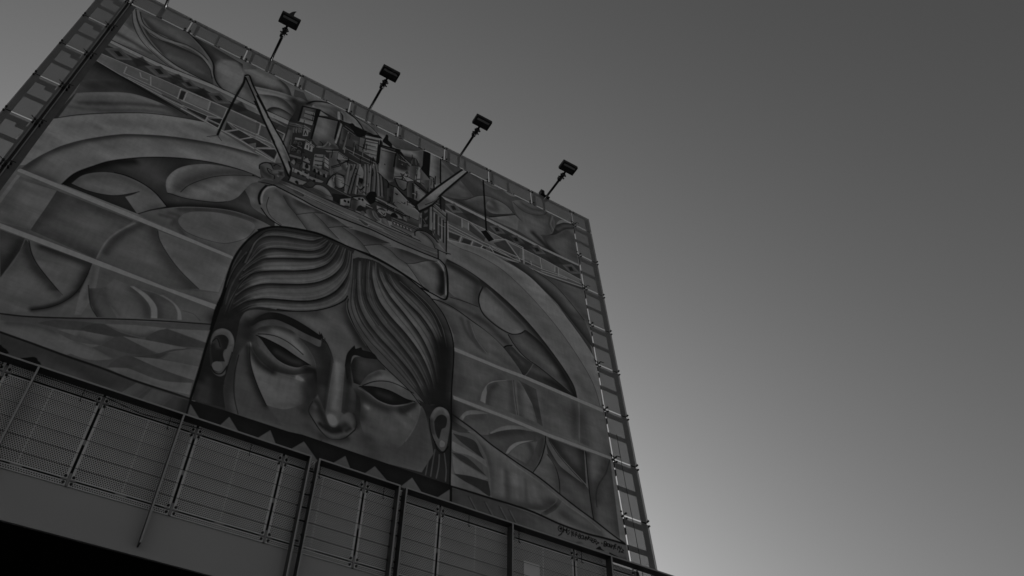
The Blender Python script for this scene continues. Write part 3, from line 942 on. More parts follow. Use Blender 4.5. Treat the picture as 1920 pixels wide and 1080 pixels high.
L58,40,23|813,702 844,745 879,780 913,817 941,861 959,913 969,970
L34,45,25|798,641 817,700 848,742 884,775 917,811 945,854 962,906 970,964 975,1020
L62,35,20|820,699 853,738 888,770 922,805 948,848 964,901 972,957
L34,45,26|804,642 824,698 858,734 894,764 926,797 953,840 967,893 973,950 977,1006
L58,40,23|838,694 873,724 908,752 940,786 964,830 974,884 979,941
L34,45,25|818,646 843,693 879,720 915,748 945,783 968,828 977,883 981,940 983,995
L62,35,20|849,691 885,717 920,746 950,781 971,827 980,883 983,939
L34,45,27|827,648 856,689 893,713 927,742 956,778 976,826 983,882 986,938 986,994
L24,60,20|723,665 729,739 733,821 748,869 783,918 823,950 872,989 911,1024 939,1052
F40,100,0|833,650! 861,686 915,716 959,762 982,827 989,906 989,993! 1003,986! 1009,832 1001,784 977,727 937,683 882,652
S26,80,102|837,655 865,683 919,716 962,765 984,831 990,906
L60,60,21|884,683 938,718 974,774 990,842
A20,80,219|975,845 981,932 976,1031
A22,80,178|962,1017 990,1033 1000,1061
L66,40,24|741,664 748,738 763,813 799,868
L66,40,25|766,649 771,725 793,796 828,843
L66,40,25|783,643 790,697 818,752 853,791
L66,40,26|823,667 847,704 902,744 941,792
L66,40,25|801,670 826,717 866,765 905,807
L66,40,26|853,675 900,704 947,749 975,812
L24,60,20|749,665 754,740 772,813 809,863
L24,60,19|739,749 745,824 765,873 799,909
L24,60,20|815,671 845,716 895,758 941,815
P28,100,0|948,1114 1006,1082 1004,1250 934,1245
L52,70,29|956,1170 951,1207 946,1244
L52,70,29|966,1170 961,1214 958,1243
L52,70,29|977,1179 976,1212 971,1243
L52,70,29|989,1171 994,1212 993,1243
P26,100,0|452,1049 503,1012 508,1090 508,1164 510,1206 523,1247 461,1255 459,1215 458,1123
S40,50,89|470,1217 474,1246
S38,50,67|478,1196 487,1247
F50,100,0|503,1012! 508,1090 507,1161 510,1206 525,1253! 550,1253! 675,1252! 774,1256! 937,1241! 963,1182! 955,1141 940,1079 929,1060! 895,1036 825,982 786,947 752,903 729,847 720,814! 696,852 653,897 610,927 568,949 529,965 509,984
S34,80,95|504,1029 509,1093 510,1163 514,1211 527,1252
S60,50,207|678,890 701,895 715,923
S44,50,113|555,963 612,936 655,907
S66,75,345|635,949 664,951 690,936 736,938
S64,50,117|692,900 714,949
S40,60,166|573,978 618,958 652,974
S42,50,141|541,968 596,937 653,899
S34,80,105|729,818 729,861 753,912 790,958 819,982
S62,40,144|716,931 715,983
S32,70,116|520,1011 521,1044 527,1060
S34,60,195|517,1053 523,1120 531,1189
F47,100,24|520,1133! 519,1103 531,1066! 547,1119 570,1167 597,1208! 636,1245! 550,1253! 532,1210
S32,70,73|532,1070 546,1120 567,1165 594,1206
L26,80,19|520,1107 522,1157 532,1210 548,1251
S54,50,118|543,1166 571,1213
F61,100,0|534,1060! 547,1081 566,1102 597,1116 631,1114 663,1111 669,1132 670,1161 659,1180 634,1201 613,1206 595,1207! 570,1167 547,1119
S52,50,63|553,1090 598,1119 634,1117
S72,55,195|571,1145 607,1175 633,1163
S56,60,96|613,1204 653,1183
S50,60,75|665,1119 671,1160 654,1188
S68,60,50|537,1067 548,1108 563,1145
L24,90,22|534,1065 547,1119 570,1167 596,1208
A104,70,51|646,1110 655,1111
A76,40,51|535,1066 542,1084
F58,100,0|530,1039! 549,1008 580,987 613,986 644,1004 666,1029 678,1061! 659,1066 633,1053 602,1042 566,1036
S38,70,80|531,1034 550,1012 581,991 614,988
S72,65,107|578,1009 615,1014 642,1033
S42,60,81|637,1003 663,1034 675,1056
L22,95,24|546,1032 563,1024 586,1019 610,1023 630,1032 647,1042
F42,100,0|544,1043! 556,1065 587,1088 622,1092 659,1070! 677,1069! 683,1080! 660,1091 633,1108 597,1114 566,1102 541,1073
S58,60,52|560,1067 592,1089 628,1093 660,1074
S34,60,77|557,1084 596,1107 632,1104 665,1085
F22,100,0|546,1038! 566,1038 602,1043 633,1055 665,1064! 654,1075 635,1085 609,1086 587,1077 570,1060 556,1045!
S36,60,65|593,1062 624,1070 642,1069
L18,100,26|543,1037 566,1037 602,1043 633,1054 666,1064
L62,60,21|574,1066 597,1083 621,1089 641,1085 658,1069 674,1069
A22,85,105|664,1080 679,1079 685,1098
A26,60,103|683,1111 684,1140
A26,60,75|539,1078 562,1108 592,1118
A24,70,80|772,1100 782,1110 782,1133
A30,50,116|669,1098 676,1122
F22,100,0|522,1019! 536,985 552,963 574,950 604,948 639,955 674,967! 671,955! 677,965! 677,958! 684,970! 677,982! 640,979 602,972 572,973 546,991 530,1015
A26,70,67|522,1019 539,987 559,965
A28,50,90|529,1039 525,1049 531,1034
F30,100,0|631,998! 655,1000 680,1001 679,972! 691,979 707,1004 714,1029 715,1073 715,1126 715,1177! 701,1179 693,1136 683,1080 674,1045 655,1018
S40,60,108|637,1003 665,1025 678,1055
S42,60,89|702,1117 704,1175
L20,80,21|679,972 693,982 710,1015 715,1033
L22,100,17|674,969 679,981
L22,100,17|680,967 686,984
L22,100,17|687,970 690,985
F57,80,129|696,933 721,920 733,974 722,1013
F58,100,67|715,1037! 713,989 717,948 729,946 738,992! 743,1023 745,1089 746,1141 747,1170 741,1198 727,1202 718,1183! 716,1125 716,1072
S52,50,64|718,1079 719,1139 720,1182
S74,60,80|724,1032 731,1096 731,1152
A112,85,87|728,1184 732,1189
A56,50,228|710,943 721,1001
F46,100,0|745,1089! 743,1027 754,1017! 764,1080 775,1098 777,1143 777,1172! 764,1166 748,1159!
S34,60,80|753,1038 758,1106 757,1152
S60,50,67|766,1087 770,1112
A66,60,64|768,1167 772,1169
F55,100,19|685,1158! 693,1136! 715,1177! 728,1203 742,1201 750,1169! 763,1153 778,1157 783,1176 779,1196 764,1219 747,1232 729,1234 710,1221 692,1201 681,1185
S34,70,75|693,1158 711,1186 725,1208 745,1205 761,1189
S60,70,62|686,1165 686,1183 696,1200
A74,60,62|688,1166 691,1169
S56,50,74|716,1222 742,1225 768,1204
S30,60,49|723,1209 734,1209 748,1202
L22,80,25|685,1158 680,1180 683,1191 693,1204 710,1223 729,1235 747,1232 764,1220 782,1192
A26,50,61|715,1236 746,1235 767,1221
L24,75,23|782,1192 784,1176 779,1157 774,1151
A30,60,51|784,1183 785,1168 780,1154
A26,70,49|722,1214 735,1216 751,1207
A27,70,37|708,1208 714,1212
A29,60,38|764,1202 771,1193
L30,70,19|716,1246 714,1253
A36,60,112|669,1132 680,1171 674,1188
F36,100,0|754,1021! 761,993 786,981 815,975! 836,994 820,1006 797,1029 783,1068! 766,1068!
S24,70,83|759,1003 761,1051 772,1069
S44,50,115|788,1001 807,1000
F22,100,0|741,1028! 742,993 752,966 757,957! 760,967! 773,955! 777,962! 803,959 816,972! 786,983 760,987 754,1005 755,1053! 750,1064
A26,60,69|751,1023 755,1069
F54,100,0|781,1068! 797,1030 827,999 860,1005 894,1024 926,1054! 890,1058 850,1052 812,1058
S72,60,115|812,1026 848,1017 874,1025
S40,60,56|782,1064 797,1037 821,1012
L24,90,26|787,1066 814,1041 845,1027 874,1026 908,1033
F56,100,0|779,1077! 801,1081 827,1092 859,1091 894,1072 916,1050! 928,1061! 924,1094 913,1136 888,1190 867,1210 838,1217 809,1201 791,1166 788,1123
S38,70,96|785,1094 816,1103 848,1106 879,1098 904,1075
S32,70,85|882,1093 903,1072 910,1063
S68,55,212|820,1146 858,1159
S66,50,109|867,1111 900,1134
S46,50,102|812,1200 837,1214 873,1205
L66,70,25|779,1078 802,1083 828,1093 859,1092 894,1073 914,1055
A96,60,67|798,1120 803,1122
F64,70,42|895,1099! 910,1073 924,1060! 927,1081 919,1115!
A34,60,71|897,1082 908,1070
L70,50,21|926,1065 924,1094 913,1136 896,1176
F22,100,0|780,1072! 812,1058 850,1052 890,1058 911,1055! 890,1073 859,1090 827,1091 805,1081
S34,50,70|826,1071 851,1071
L18,100,25|780,1072 812,1058 850,1052 890,1058 913,1056
A34,60,132|784,1094 781,1126 787,1153
A38,50,150|807,1209 827,1235 826,1256
A42,50,165|938,1103 934,1175
A60,35,170|744,1244 773,1243
A38,40,96|685,1225 715,1239
L22,100,27|726,816 728,847 751,899 785,943 818,975 863,1006 898,1030 928,1061
L64,60,18|724,831 729,861 750,900 784,944
L20,30,30|524,939 550,917 608,893 657,858 694,805 710,771
L20,90,33|572,940 613,923 656,896 691,863 717,827 723,807
F50,100,0|460,1095 462,1069 475,1053 492,1055 504,1076 507,1109 504,1137 505,1166 495,1178 480,1171 467,1133
S30,80,59|462,1110 474,1152 482,1169
S60,60,50|465,1068 479,1056 495,1061 502,1081
F26,100,0|463,1097! 467,1080 481,1069 493,1078 494,1101 491,1121 499,1136! 487,1142 478,1150 467,1122
S40,60,49|466,1096 469,1087 478,1105
L18,80,18|464,1097 469,1085 475,1091 481,1104
F56,100,0|476,1154 482,1144 492,1143 497,1155 492,1166 481,1166
L22,80,28|476,1161 486,1173 498,1169 504,1148
L24,70,19|506,1106 504,1137 506,1169
F54,80,0|490,1110 496,1100 503,1092 505,1129 503,1145 492,1124
F50,100,0|952,1086 963,1055 979,1043 997,1050 1002,1080 998,1124 992,1156 982,1167 965,1148 955,1119
S62,70,58|957,1080 966,1058 983,1046 995,1057
S34,60,56|954,1096 958,1125
F28,100,0|962,1093! 970,1074 983,1064 994,1071 991,1096 981,1108 975,1137 966,1121
L20,70,28|950,1090 955,1126 969,1158
F62,100,0|977,1147 981,1138 990,1142 988,1153 978,1157
L20,80,27|965,1148 972,1167 985,1171 998,1149
P19,100,0|459,1256 525,1253 550,1253 675,1252 774,1256 855,1251 1009,1249 1009,1301 471,1315 461,1284
P19,100,0|535,1268 677,1248 925,1248 1004,1248 1003,1303 594,1308
P46,100,0|682,1263 657,1294 721,1303
P46,100,0|769,1264 742,1295 786,1297
P46,100,0|833,1265 809,1295 867,1294
P46,100,0|916,1262 891,1294 943,1295
P46,100,0|1003,1260 972,1293 1003,1296
P45,100,0|461,1265 459,1293 488,1295
P45,100,0|534,1264 520,1294 562,1296
P45,100,0|614,1263 592,1293 634,1298
L14,100,50|454,1068 451,1008 454,956 452,895 454,833 466,771 487,713 514,677 544,658 589,640 630,629 672,628 738,626 820,633 882,652 937,683
L16,100,35|937,683 977,727 1001,784 1009,832 1009,887 1005,985 1005,1105 1004,1249
L16,100,48|456,937 456,1030 455,1098 457,1174 458,1253
L18,100,32|458,1253 460,1294
F57,100,0|471,607 468,574 471,545 483,524 500,520! 562,533 625,543 700,552 776,558 853,553 957,524! 976,550 982,591 988,653! 972,665! 929,661! 878,644 820,628 767,621 708,626 636,624 595,633 537,657! 505,649 481,627
S66,60,51|472,606 469,567 474,543 485,526
F60,100,0|487,612! 483,563 497,525! 521,540 535,565 561,592 595,631! 537,654 508,647
S46,60,103|498,531 522,546 540,573 566,600
S66,40,167|508,585 530,615
F53,100,0|497,525! 562,533 617,535 647,537! 598,557 561,592! 535,565 519,541
S38,70,141|563,538 607,539 639,536
S40,70,68|523,542 539,568 561,592
S60,50,104|569,575 597,549
F60,100,0|561,592! 598,557 621,567 646,587 678,613! 636,624 595,632!
S44,60,101|561,595 591,628
S46,60,87|602,557 625,570 650,592 678,613
F52,100,0|598,557! 647,537 700,552 726,551! 679,560 646,588! 621,567
S36,70,144|647,542 693,551 723,551
S58,50,106|651,574 678,553
F61,100,0|646,588! 679,560 702,568 730,584 767,621! 708,626 678,614!
S45,60,89|679,562 706,571 734,586 763,618
F53,100,0|679,560! 726,546 775,541 817,539! 777,570 746,596! 730,584 702,568
S36,70,147|726,551 775,547 814,542
F61,100,0|746,596! 788,563 815,566 840,585 867,590 917,658! 878,644 820,628 767,622!
S46,60,92|790,563 817,568 842,586 864,592
S66,40,216|799,600 838,614
F52,100,0|788,563! 853,542 924,536 957,527! 913,558 886,580 862,593! 840,585 815,566
S36,70,152|853,547 912,538 949,532
F61,100,0|862,593! 886,581 921,547 949,535 969,548 978,588 979,647 970,664! 929,661! 905,638
S36,70,132|949,541 968,560 973,613 972,657
S68,40,222|915,599 939,617
S48,50,91|864,595 904,633 932,656
L32,75,20|519,541 536,567 561,592 595,631
L32,75,21|561,592 598,557 625,541
L32,75,21|602,556 625,570 650,592 678,614
L32,75,21|646,588 679,560 707,544
L32,75,21|681,561 706,571 734,586 767,621
L32,75,22|746,596 788,563 818,547
L32,75,22|790,563 817,568 842,586 868,595 917,658
L32,75,23|862,594 886,581 921,548 949,532
L32,75,20|486,572 488,611 505,641 533,654
L84,80,44|474,605 470,578 473,547 485,525 496,518
L20,100,59|471,612 464,589 465,559 474,525
L24,90,39|477,625 502,651 538,660
L92,90,49|959,526 973,543 980,575 983,613 985,649
L16,100,56|963,515 981,532 988,570 990,619 988,658 978,672 944,668 913,665
A24,70,75|972,564 975,607 972,646
L16,95,58|486,708 511,679 544,656 595,635 636,625 708,627 767,622 820,629 878,645 933,664
A30,60,119|994,515 1035,524 1099,543
P54,100,0|484,483 554,476 663,476 711,473 793,478 957,470 959,514 852,519 769,516 669,525 605,527 558,519 486,513
L40,75,28|492,496 556,502 602,504 667,510 734,508 811,508 931,499
L70,75,27|501,495 546,494 619,497 694,497 791,495
L42,75,28|527,490 599,487 675,490 751,487 850,488
L68,75,29|547,502 620,505 695,508 752,504
L64,75,22|518,491 581,489 656,491 713,490
L68,75,27|791,501 851,505 911,501 956,492
L40,75,23|811,499 871,504 952,504
L36,75,22|601,501 676,501
L44,75,29|790,489 870,486 951,480
F44,100,0|539,496! 553,498 568,499 566,508 555,511 540,505
L28,80,18|546,497 557,498 567,501 564,508
F40,100,0|721,496! 736,497 749,503 742,511 728,506
L70,70,22|726,505 742,514 751,505
P34,70,53|483,486 510,478 526,487 486,513
L16,100,38|484,482 554,475 663,476 711,473 793,477 869,473 957,469
L18,90,54|435,513 460,512 486,514 559,521 605,528 669,527 754,518 769,518 852,521 959,515
K20,100,43|957,468 959,516
L66,70,26|439,513 460,515 483,515
P30,100,0|478,197 492,99 503,89 553,63 615,67 647,58 701,53 745,54 758,74 798,71 860,77 909,102 929,143 942,188 976,219 980,443 930,446 823,442 663,476 554,476 484,483 498,402 480,316
P46,100,0|501,94 548,72 546,162 502,179
S30,70,107|547,79 549,152
P60,100,0|513,105 540,93 542,111 513,118
P58,100,0|513,124 542,115 544,137 514,149
P62,100,0|503,159 545,141 542,165 504,177
P52,100,0|553,66 582,77 553,96
P66,100,0|555,69 580,77 555,95
K28,100,34|514,120 541,112
K28,100,34|515,144 545,138
K28,100,34|501,94 503,174
K14,100,51|503,174 503,89 553,63 552,102
P18,100,0|542,72 553,64 549,152 543,157
P40,100,0|479,199 540,178 541,211 481,232
P52,100,0|480,205 519,186 519,198 482,216
P56,100,0|521,181 542,188 542,207 521,196
K22,100,25|482,211 521,190 543,195
K22,100,24|483,221 520,203 542,207
P50,100,0|484,229 495,223 504,350 482,320
S34,60,59|488,229 496,336
S60,60,59|487,245 488,322
P50,100,0|495,220 498,218 501,247 497,244
P50,100,0|502,213 505,212 508,241 503,238
P50,100,0|508,207 512,206 515,235 510,231
P50,100,0|514,202 517,201 520,230 515,227
P62,100,0|523,202 537,200 539,228 525,240
K24,100,29|528,230 529,207 535,224
P60,100,0|507,263 535,250 536,256 507,274
P24,100,0|504,280 533,266 541,319 506,341
L48,80,24|508,295 508,283 513,278 516,288
L46,70,20|510,280 512,294
L48,80,24|520,291 520,278 526,274 529,284
L46,70,20|523,276 525,290
L48,80,23|508,333 508,321 513,317 516,326
L46,70,19|510,319 513,332
L48,80,23|523,331 523,319 528,314 531,324
L46,70,19|525,316 527,330
P60,100,0|536,248 564,261 563,272 537,263
K22,100,24|537,253 564,266
P64,100,0|538,265 560,271 561,295 538,297
K24,100,36|544,274 545,287
K24,100,36|553,277 553,291
P56,100,0|505,353 537,343 538,352 506,362
P36,100,0|509,380 542,365 547,395 514,409
P64,100,0|552,106 613,75 612,179 622,211 598,213 567,251 550,233
S52,50,168|557,109 554,230
S72,50,170|579,116 583,196
S44,60,173|609,85 612,179
S42,60,205|554,233 576,247 601,210
K16,100,51|550,233 551,104 614,74 614,177
F54,100,0|568,264! 575,226 583,211 589,221! 596,203! 621,204 631,218! 606,243!
S36,60,103|576,247 599,220 619,221
L22,80,33|575,226 584,232 584,247
L70,60,41|575,255 589,239 597,210
P60,100,0|600,208 608,212 602,231
P66,100,0|621,78 626,85 624,160 621,201 616,194
P46,100,0|628,99 642,94 644,150 644,206 629,201 629,148
S30,60,108|636,103 641,198
L62,80,43|649,108 646,171 644,210
S58,50,65|629,110 633,183
P22,100,0|615,63 647,62 672,95 669,109 635,92 618,76
L62,70,31|631,96 651,102 669,109
L60,60,31|636,83 659,91 672,98
F14,100,0|645,64! 656,49 668,58 690,59 703,55 701,84! 682,109 668,98
F15,100,0|700,70! 712,55 725,54 742,44 756,52! 727,70
P38,100,0|647,117 684,107 687,174 648,185
P54,70,44|666,139 682,132 678,155
P50,100,0|686,106 701,101 700,178 689,179
P60,100,0|701,81 750,57 749,70 702,92
P62,100,0|705,101 743,83 745,187 704,178 706,134
P28,80,22|704,110 744,90 744,95 704,115
P28,80,22|705,129 744,109 744,114 705,134
P28,80,22|705,151 744,132 745,137 706,156
P28,80,22|706,173 745,154 745,159 707,178
P28,80,22|707,194 745,176 745,181 707,199
P74,60,22|722,113 743,104 743,114 722,121
P74,60,22|723,135 744,127 743,137 724,143
P74,60,22|725,156 744,150 744,159 726,164
P74,60,22|727,177 744,172 744,181 728,184
P14,100,0|744,70 755,69 758,210 746,201
K60,100,34|652,200 708,200 746,201
K50,100,34|663,212 697,220 743,215
K56,100,29|633,234 667,245 708,247
P56,100,0|595,257 632,231 631,239 600,262
P54,100,0|608,262 631,239 632,278 651,304 650,342 626,374 612,308
S40,60,139|611,267 623,299 627,364
P62,100,0|632,238 665,250 648,273 633,274
L22,80,31|633,277 666,252 648,275
L20,80,30|622,327 648,293
P58,100,0|569,298 593,282 596,352 572,361
P30,85,0|571,308 594,293 594,299 570,314
P30,85,0|573,326 597,312 596,318 573,332
P30,85,0|576,345 599,331 599,337 576,350
P62,100,0|597,286 610,292 615,337 602,337
K26,100,28|597,296 611,302
K26,100,28|600,315 613,321
K26,100,27|602,333 616,339
P60,100,0|543,334 561,333 562,353 544,354
K24,100,39|557,333 560,341
P58,100,0|544,361 565,361 570,425 550,418
F22,100,0|552,378 553,361 559,362 562,375 558,381
F22,100,0|555,414 556,391 562,393 564,404
P56,100,0|518,368 526,372 524,391 514,386
F46,100,0|443,466 443,450 451,437 462,429 472,423! 495,405! 509,458! 498,498! 485,516 468,530 452,524 454,507 448,487
S30,70,107|445,461 446,448 459,431
F54,100,0|446,474 443,453 453,439 467,437 475,450 475,462! 463,465 469,474 483,475 485,486 476,503 461,501 451,491
S38,60,70|448,466 457,480 473,486
L18,80,29|444,475 442,457 452,440 465,432 476,449
L18,70,28|477,461 462,457 470,473 483,475 486,488
F40,100,0|475,440 480,426 490,424 495,440 490,451 481,451
L20,80,27|475,437 481,424 493,426
F54,100,0|475,459! 488,444 503,436 494,454 480,468
L56,80,52|452,524 462,507 482,498
L20,100,28|452,529 467,522 485,516
P62,100,0|489,467 496,468 495,474 490,473
P24,70,36|491,449 501,445 504,461 494,463
P60,100,0|521,406 569,406 567,415 556,420 524,426
P36,100,0|523,424 563,417 563,437 523,443
P58,100,0|524,447 556,443 567,440 558,460 542,469 522,469
F22,100,0|541,467 537,461 541,453 546,457 547,466
F24,100,0|537,426 537,414 541,413 545,422
F26,100,0|550,425 552,417 558,420 557,426
P32,100,0|523,398 548,388 613,381 614,397 568,400
P58,100,0|570,409 609,404 606,413 587,422 569,419
F22,100,0|580,427 582,416 587,415 588,424
L18,100,36|519,408 522,440 521,467
P46,100,0|573,354 616,353 615,380 573,377
F18,100,0|577,383 576,369 580,366 584,380
P62,80,0|582,365 586,365 588,377 584,379
F18,100,0|589,385 589,371 592,368 596,382
P62,80,0|594,367 598,367 600,379 596,381
F18,100,0|605,386 604,372 608,369 611,383
P62,80,0|609,368 614,368 615,380 612,382
L56,70,19|604,339 614,368
L56,70,19|608,339 617,365
L56,70,19|613,340 620,363
L56,70,20|617,340 623,360
L56,70,20|621,341 626,358
L56,70,20|626,341 630,355
F52,100,0|555,462! 570,463 583,453 592,434 610,426 628,434 640,451 644,469! 607,475 571,471
S36,70,92|570,466 592,463 615,466
S62,60,93|593,439 611,435 627,444
L36,80,26|585,454 606,453 623,457 638,455
L20,70,26|555,462 570,463 583,453 592,433 610,426 628,434 641,453
F36,100,0|568,446 578,428 588,433 580,453
F58,100,0|619,409! 623,380 636,345 657,341 664,361 665,390! 655,403 643,403 637,415
S34,60,77|635,351 639,381 645,402
S72,50,97|645,356 656,367 657,386
S70,50,76|626,388 631,410
L18,90,35|619,409 623,380 636,345 659,340
L24,80,31|636,346 639,380 645,402
L18,100,31|643,403 657,401 666,386
L30,70,20|640,357 660,344
L30,60,20|640,363 660,364
F54,100,0|642,280! 667,266 662,309! 652,310
S34,60,81|647,286 660,307
F44,100,0|637,333! 652,310 664,314 661,334!
L20,80,32|621,321 649,281 667,248
L18,100,32|637,336 663,335
P40,100,0|669,265 700,250 738,226 756,240 774,275 782,354 730,383 669,409 662,329
L62,75,52|670,271 670,333 671,408
L20,80,32|674,271 675,329 676,404
L54,75,52|677,265 676,328 673,408
L20,80,32|682,265 680,325 678,405
L58,75,52|685,259 680,325 675,409
L20,80,32|689,259 684,322 680,405
L50,75,52|694,251 689,318 684,404
L20,80,32|699,251 693,314 689,400
L66,75,53|700,246 700,309 701,393
L20,80,32|705,246 705,305 705,390
L62,75,53|715,234 721,293 725,377
L20,80,33|720,234 726,289 730,373
L56,75,53|723,227 729,286 733,373
L20,80,33|728,227 733,283 737,369
L64,75,54|731,221 734,282 738,370
L20,80,33|736,221 739,278 743,367
L54,75,54|741,213 748,271 752,362
L20,80,33|746,213 753,267 757,359
L60,75,54|747,208 758,263 767,353
L20,80,34|752,208 763,260 772,349
L52,75,55|751,205 766,257 777,347
L20,80,34|756,204 771,253 782,343
F60,100,0|699,265 703,251 713,271 714,302 706,311 700,292
F18,100,0|703,317 710,308 717,313 713,336 706,328
L60,80,60|700,343 711,358 722,329
L18,100,40|701,356 712,367 722,343
L56,70,59|704,363 713,376 721,360
F12,100,0|730,389! 739,356 756,343 762,359 762,385! 748,408 739,402
P64,100,0|663,447 690,424 691,466 665,471
S50,50,75|684,437 685,467
F18,100,0|673,451 673,442 679,443 679,451
F18,100,0|683,448 684,439 688,440 688,449
P22,80,19|678,466 690,460 689,470 676,473
P20,100,0|638,439 669,423 690,419 662,449 663,471 645,468
K50,100,29|635,413 672,417 693,417
P60,100,0|693,430 734,406 734,434 719,436 711,454 709,471 695,472
S40,70,76|697,430 698,463
S34,60,57|704,425 705,468
F26,100,0|713,462 713,445 721,434 729,441 728,454
P60,100,0|695,415 723,395 748,414 717,418
F16,100,0|710,414 712,405 718,405 716,412
F16,100,0|720,409 721,401 726,402 725,412
K66,100,29|729,422 753,423
K18,100,31|692,418 714,391 730,383
P46,100,0|760,366 851,368 850,385 760,383
K62,100,28|760,368 851,371
K18,100,40|761,376 850,382
K58,100,24|770,385 848,387
K20,100,32|768,382 848,382
K18,100,52|760,386 811,388 856,390
P60,100,0|765,402 795,399 832,398 845,408 829,416 805,414 790,415 767,417
F20,100,0|809,421 812,404 822,399 831,413
P52,100,0|846,394 859,392 858,412 847,409
F52,100,0|737,451 742,437 760,431 771,445 780,463 764,475 747,468
S34,60,77|752,436 756,453 767,466
L64,60,38|756,437 762,455 777,466
F48,100,0|723,464 728,454 735,459 734,471 726,474
F60,100,0|768,429 778,411 792,414 795,427 786,440 776,435
L18,90,39|767,426 780,435 794,438
F34,100,0|770,414 781,401 794,409 780,413
L18,100,27|781,422 788,430 791,421
F46,100,0|785,447! 799,444 809,471! 797,470 784,466
S60,60,58|791,449 802,466
P46,100,0|811,425 891,423 882,448 876,452 816,460
K18,100,30|814,430 889,429
K56,100,24|817,424 895,417
P28,100,0|817,437 875,437 872,448 816,450
P70,85,0|818,442 824,441 826,448 821,449
P70,85,0|828,441 834,441 836,448 830,448
P70,85,0|838,441 844,440 845,447 840,448
P70,85,0|847,440 853,440 855,446 850,447
P70,85,0|857,439 863,439 865,446 859,446
P70,85,0|867,439 873,438 875,445 869,446
P54,100,0|814,458 876,452 875,462 814,470
K18,100,39|813,463 875,468
P60,100,0|754,195 804,154 806,250 790,269 788,264 758,242
S34,80,196|800,168 803,238
S66,50,151|769,193 773,241
L16,95,51|757,243 788,264 792,292
P44,100,0|790,297 808,283 811,355 792,356
S28,70,103|804,293 806,352
P58,100,0|804,154 850,116 849,176 841,194 808,223
S30,70,89|816,147 822,172
S30,70,90|831,132 837,157
S68,50,110|814,172 814,208
P52,100,0|851,127 875,114 879,189 868,198 852,196
S34,60,136|873,123 874,189
P66,100,0|878,116 889,118 890,192 879,193
P54,100,0|892,120 917,130 918,217 892,193
S36,60,113|913,137 915,211
P60,100,0|919,128 933,132 934,183 920,218
S44,60,91|921,138 922,206
L16,95,51|878,113 892,120 917,130 935,132 936,178
P12,100,0|893,100 919,55 919,128 896,113
P64,100,0|919,52 957,36 958,139 939,175 935,130 919,128
S46,60,165|950,54 952,136
L14,100,47|955,34 958,142
P60,100,0|754,101 804,89 806,236 793,256 779,257 757,239
S34,80,177|798,98 799,242
S68,50,131|769,127 768,231
K14,100,54|754,101 804,89 802,174
K60,100,27|761,107 803,94
K22,100,27|758,117 802,102
P56,100,0|805,111 853,125 853,199 805,237
S26,70,90|814,111 815,163
S26,70,90|828,115 828,160
S26,70,68|840,125 839,155
S70,60,110|810,189 841,187
F63,100,0|803,69! 820,62 843,52 869,30 894,3! 897,43 895,98! 886,102 878,74 862,75 835,86 817,82
S74,50,118|825,71 870,53 889,64
S44,70,143|890,17 894,92
S40,60,93|835,90 862,79 879,92
P50,100,0|851,130 889,104 919,124 922,152 855,204
S34,60,114|873,123 878,179
P64,100,0|882,109 889,115 889,170 878,179
F30,100,0|847,88! 862,72 876,76 884,100! 864,116 855,112
L50,80,32|858,83 858,113
L50,80,33|869,77 873,105
P12,100,0|894,5 919,-4 921,149 889,115 894,92
P64,100,0|920,-5 951,-7 956,121 919,128
S44,60,144|949,-1 951,114
S72,40,144|930,7 930,108
K14,100,48|955,-2 957,120
P64,100,0|802,81 810,84 859,116 854,128
S44,50,69|808,90 855,123
K14,100,46|810,84 861,117
K14,100,46|802,83 851,130
F13,100,0|799,78! 816,71 831,90 818,93
P14,100,0|757,59 764,30 769,16 775,44 788,56 790,78 769,76 758,74
F14,100,0|762,43! 765,20 771,17 773,33
P60,100,0|758,70 771,74 785,78 759,85
K16,100,60|753,94 790,78 816,67
P62,100,0|824,193 870,196 849,216 836,216
L16,90,35|825,192 870,195 849,218 827,196
L18,90,31|806,222 829,205 846,166 848,192 837,197
P64,80,0|835,195 845,168 847,191
L18,80,31|809,229 830,219 833,204
P56,100,0|809,230 847,221 847,253 839,270 824,261
S40,60,108|817,231 832,261
L16,90,39|808,229 822,266 839,271 849,255
P48,100,0|853,216 870,200 872,289 853,293 849,252
S30,60,87|864,215 867,286
K18,100,43|867,213 871,287
P58,100,0|873,219 910,240 890,287 875,307
S66,50,130|885,238 889,270
S40,50,107|875,259 879,298
K60,100,31|871,213 909,237
K16,100,53|871,207 918,227 916,222
P20,100,0|853,293 890,290 889,324 858,307
P60,100,0|810,278 894,344 892,391 852,384 811,355
S48,50,145|813,300 816,344
S66,40,166|836,323 863,350
K70,100,29|812,277 893,346
K16,100,51|797,275 816,274 865,308 896,339
F16,100,0|813,303! 824,302 820,310
P44,100,0|854,388 894,386 893,415 860,419
S30,60,101|864,413 891,410
K22,100,33|852,384 892,384
P26,100,0|894,337 937,275 939,418 895,423
P54,100,0|894,347 902,338 903,411 895,414
P58,100,0|926,291 933,285 937,401 928,400
P46,100,0|908,327 921,308 919,322 911,335
P48,100,0|912,357 922,340 918,362 912,367
P44,100,0|911,387 923,381 921,392 909,401
L50,80,31|906,365 915,381
P54,100,0|937,272 980,292 981,470 967,454 939,415
K64,85,50|942,310 943,406
K36,85,50|950,314 952,411
K60,85,50|956,317 957,413
K64,85,50|967,322 968,418
K58,85,50|975,326 975,422
K18,100,38|946,312 949,415
K18,100,38|960,319 963,424
K18,100,38|971,325 973,431
P60,100,0|938,268 941,262 982,284 979,293
K18,100,35|936,279 978,304
K64,100,26|937,289 977,311
K16,100,42|982,284 983,478
P30,100,0|939,267 956,227 959,273 946,269
K58,100,31|943,257 957,257
K16,100,53|959,203 961,275
K58,100,26|941,265 957,274
L74,78,33|792,374 801,375 813,375
L16,77,15|556,381 555,390 556,400
L16,68,30|969,330 975,333 983,330
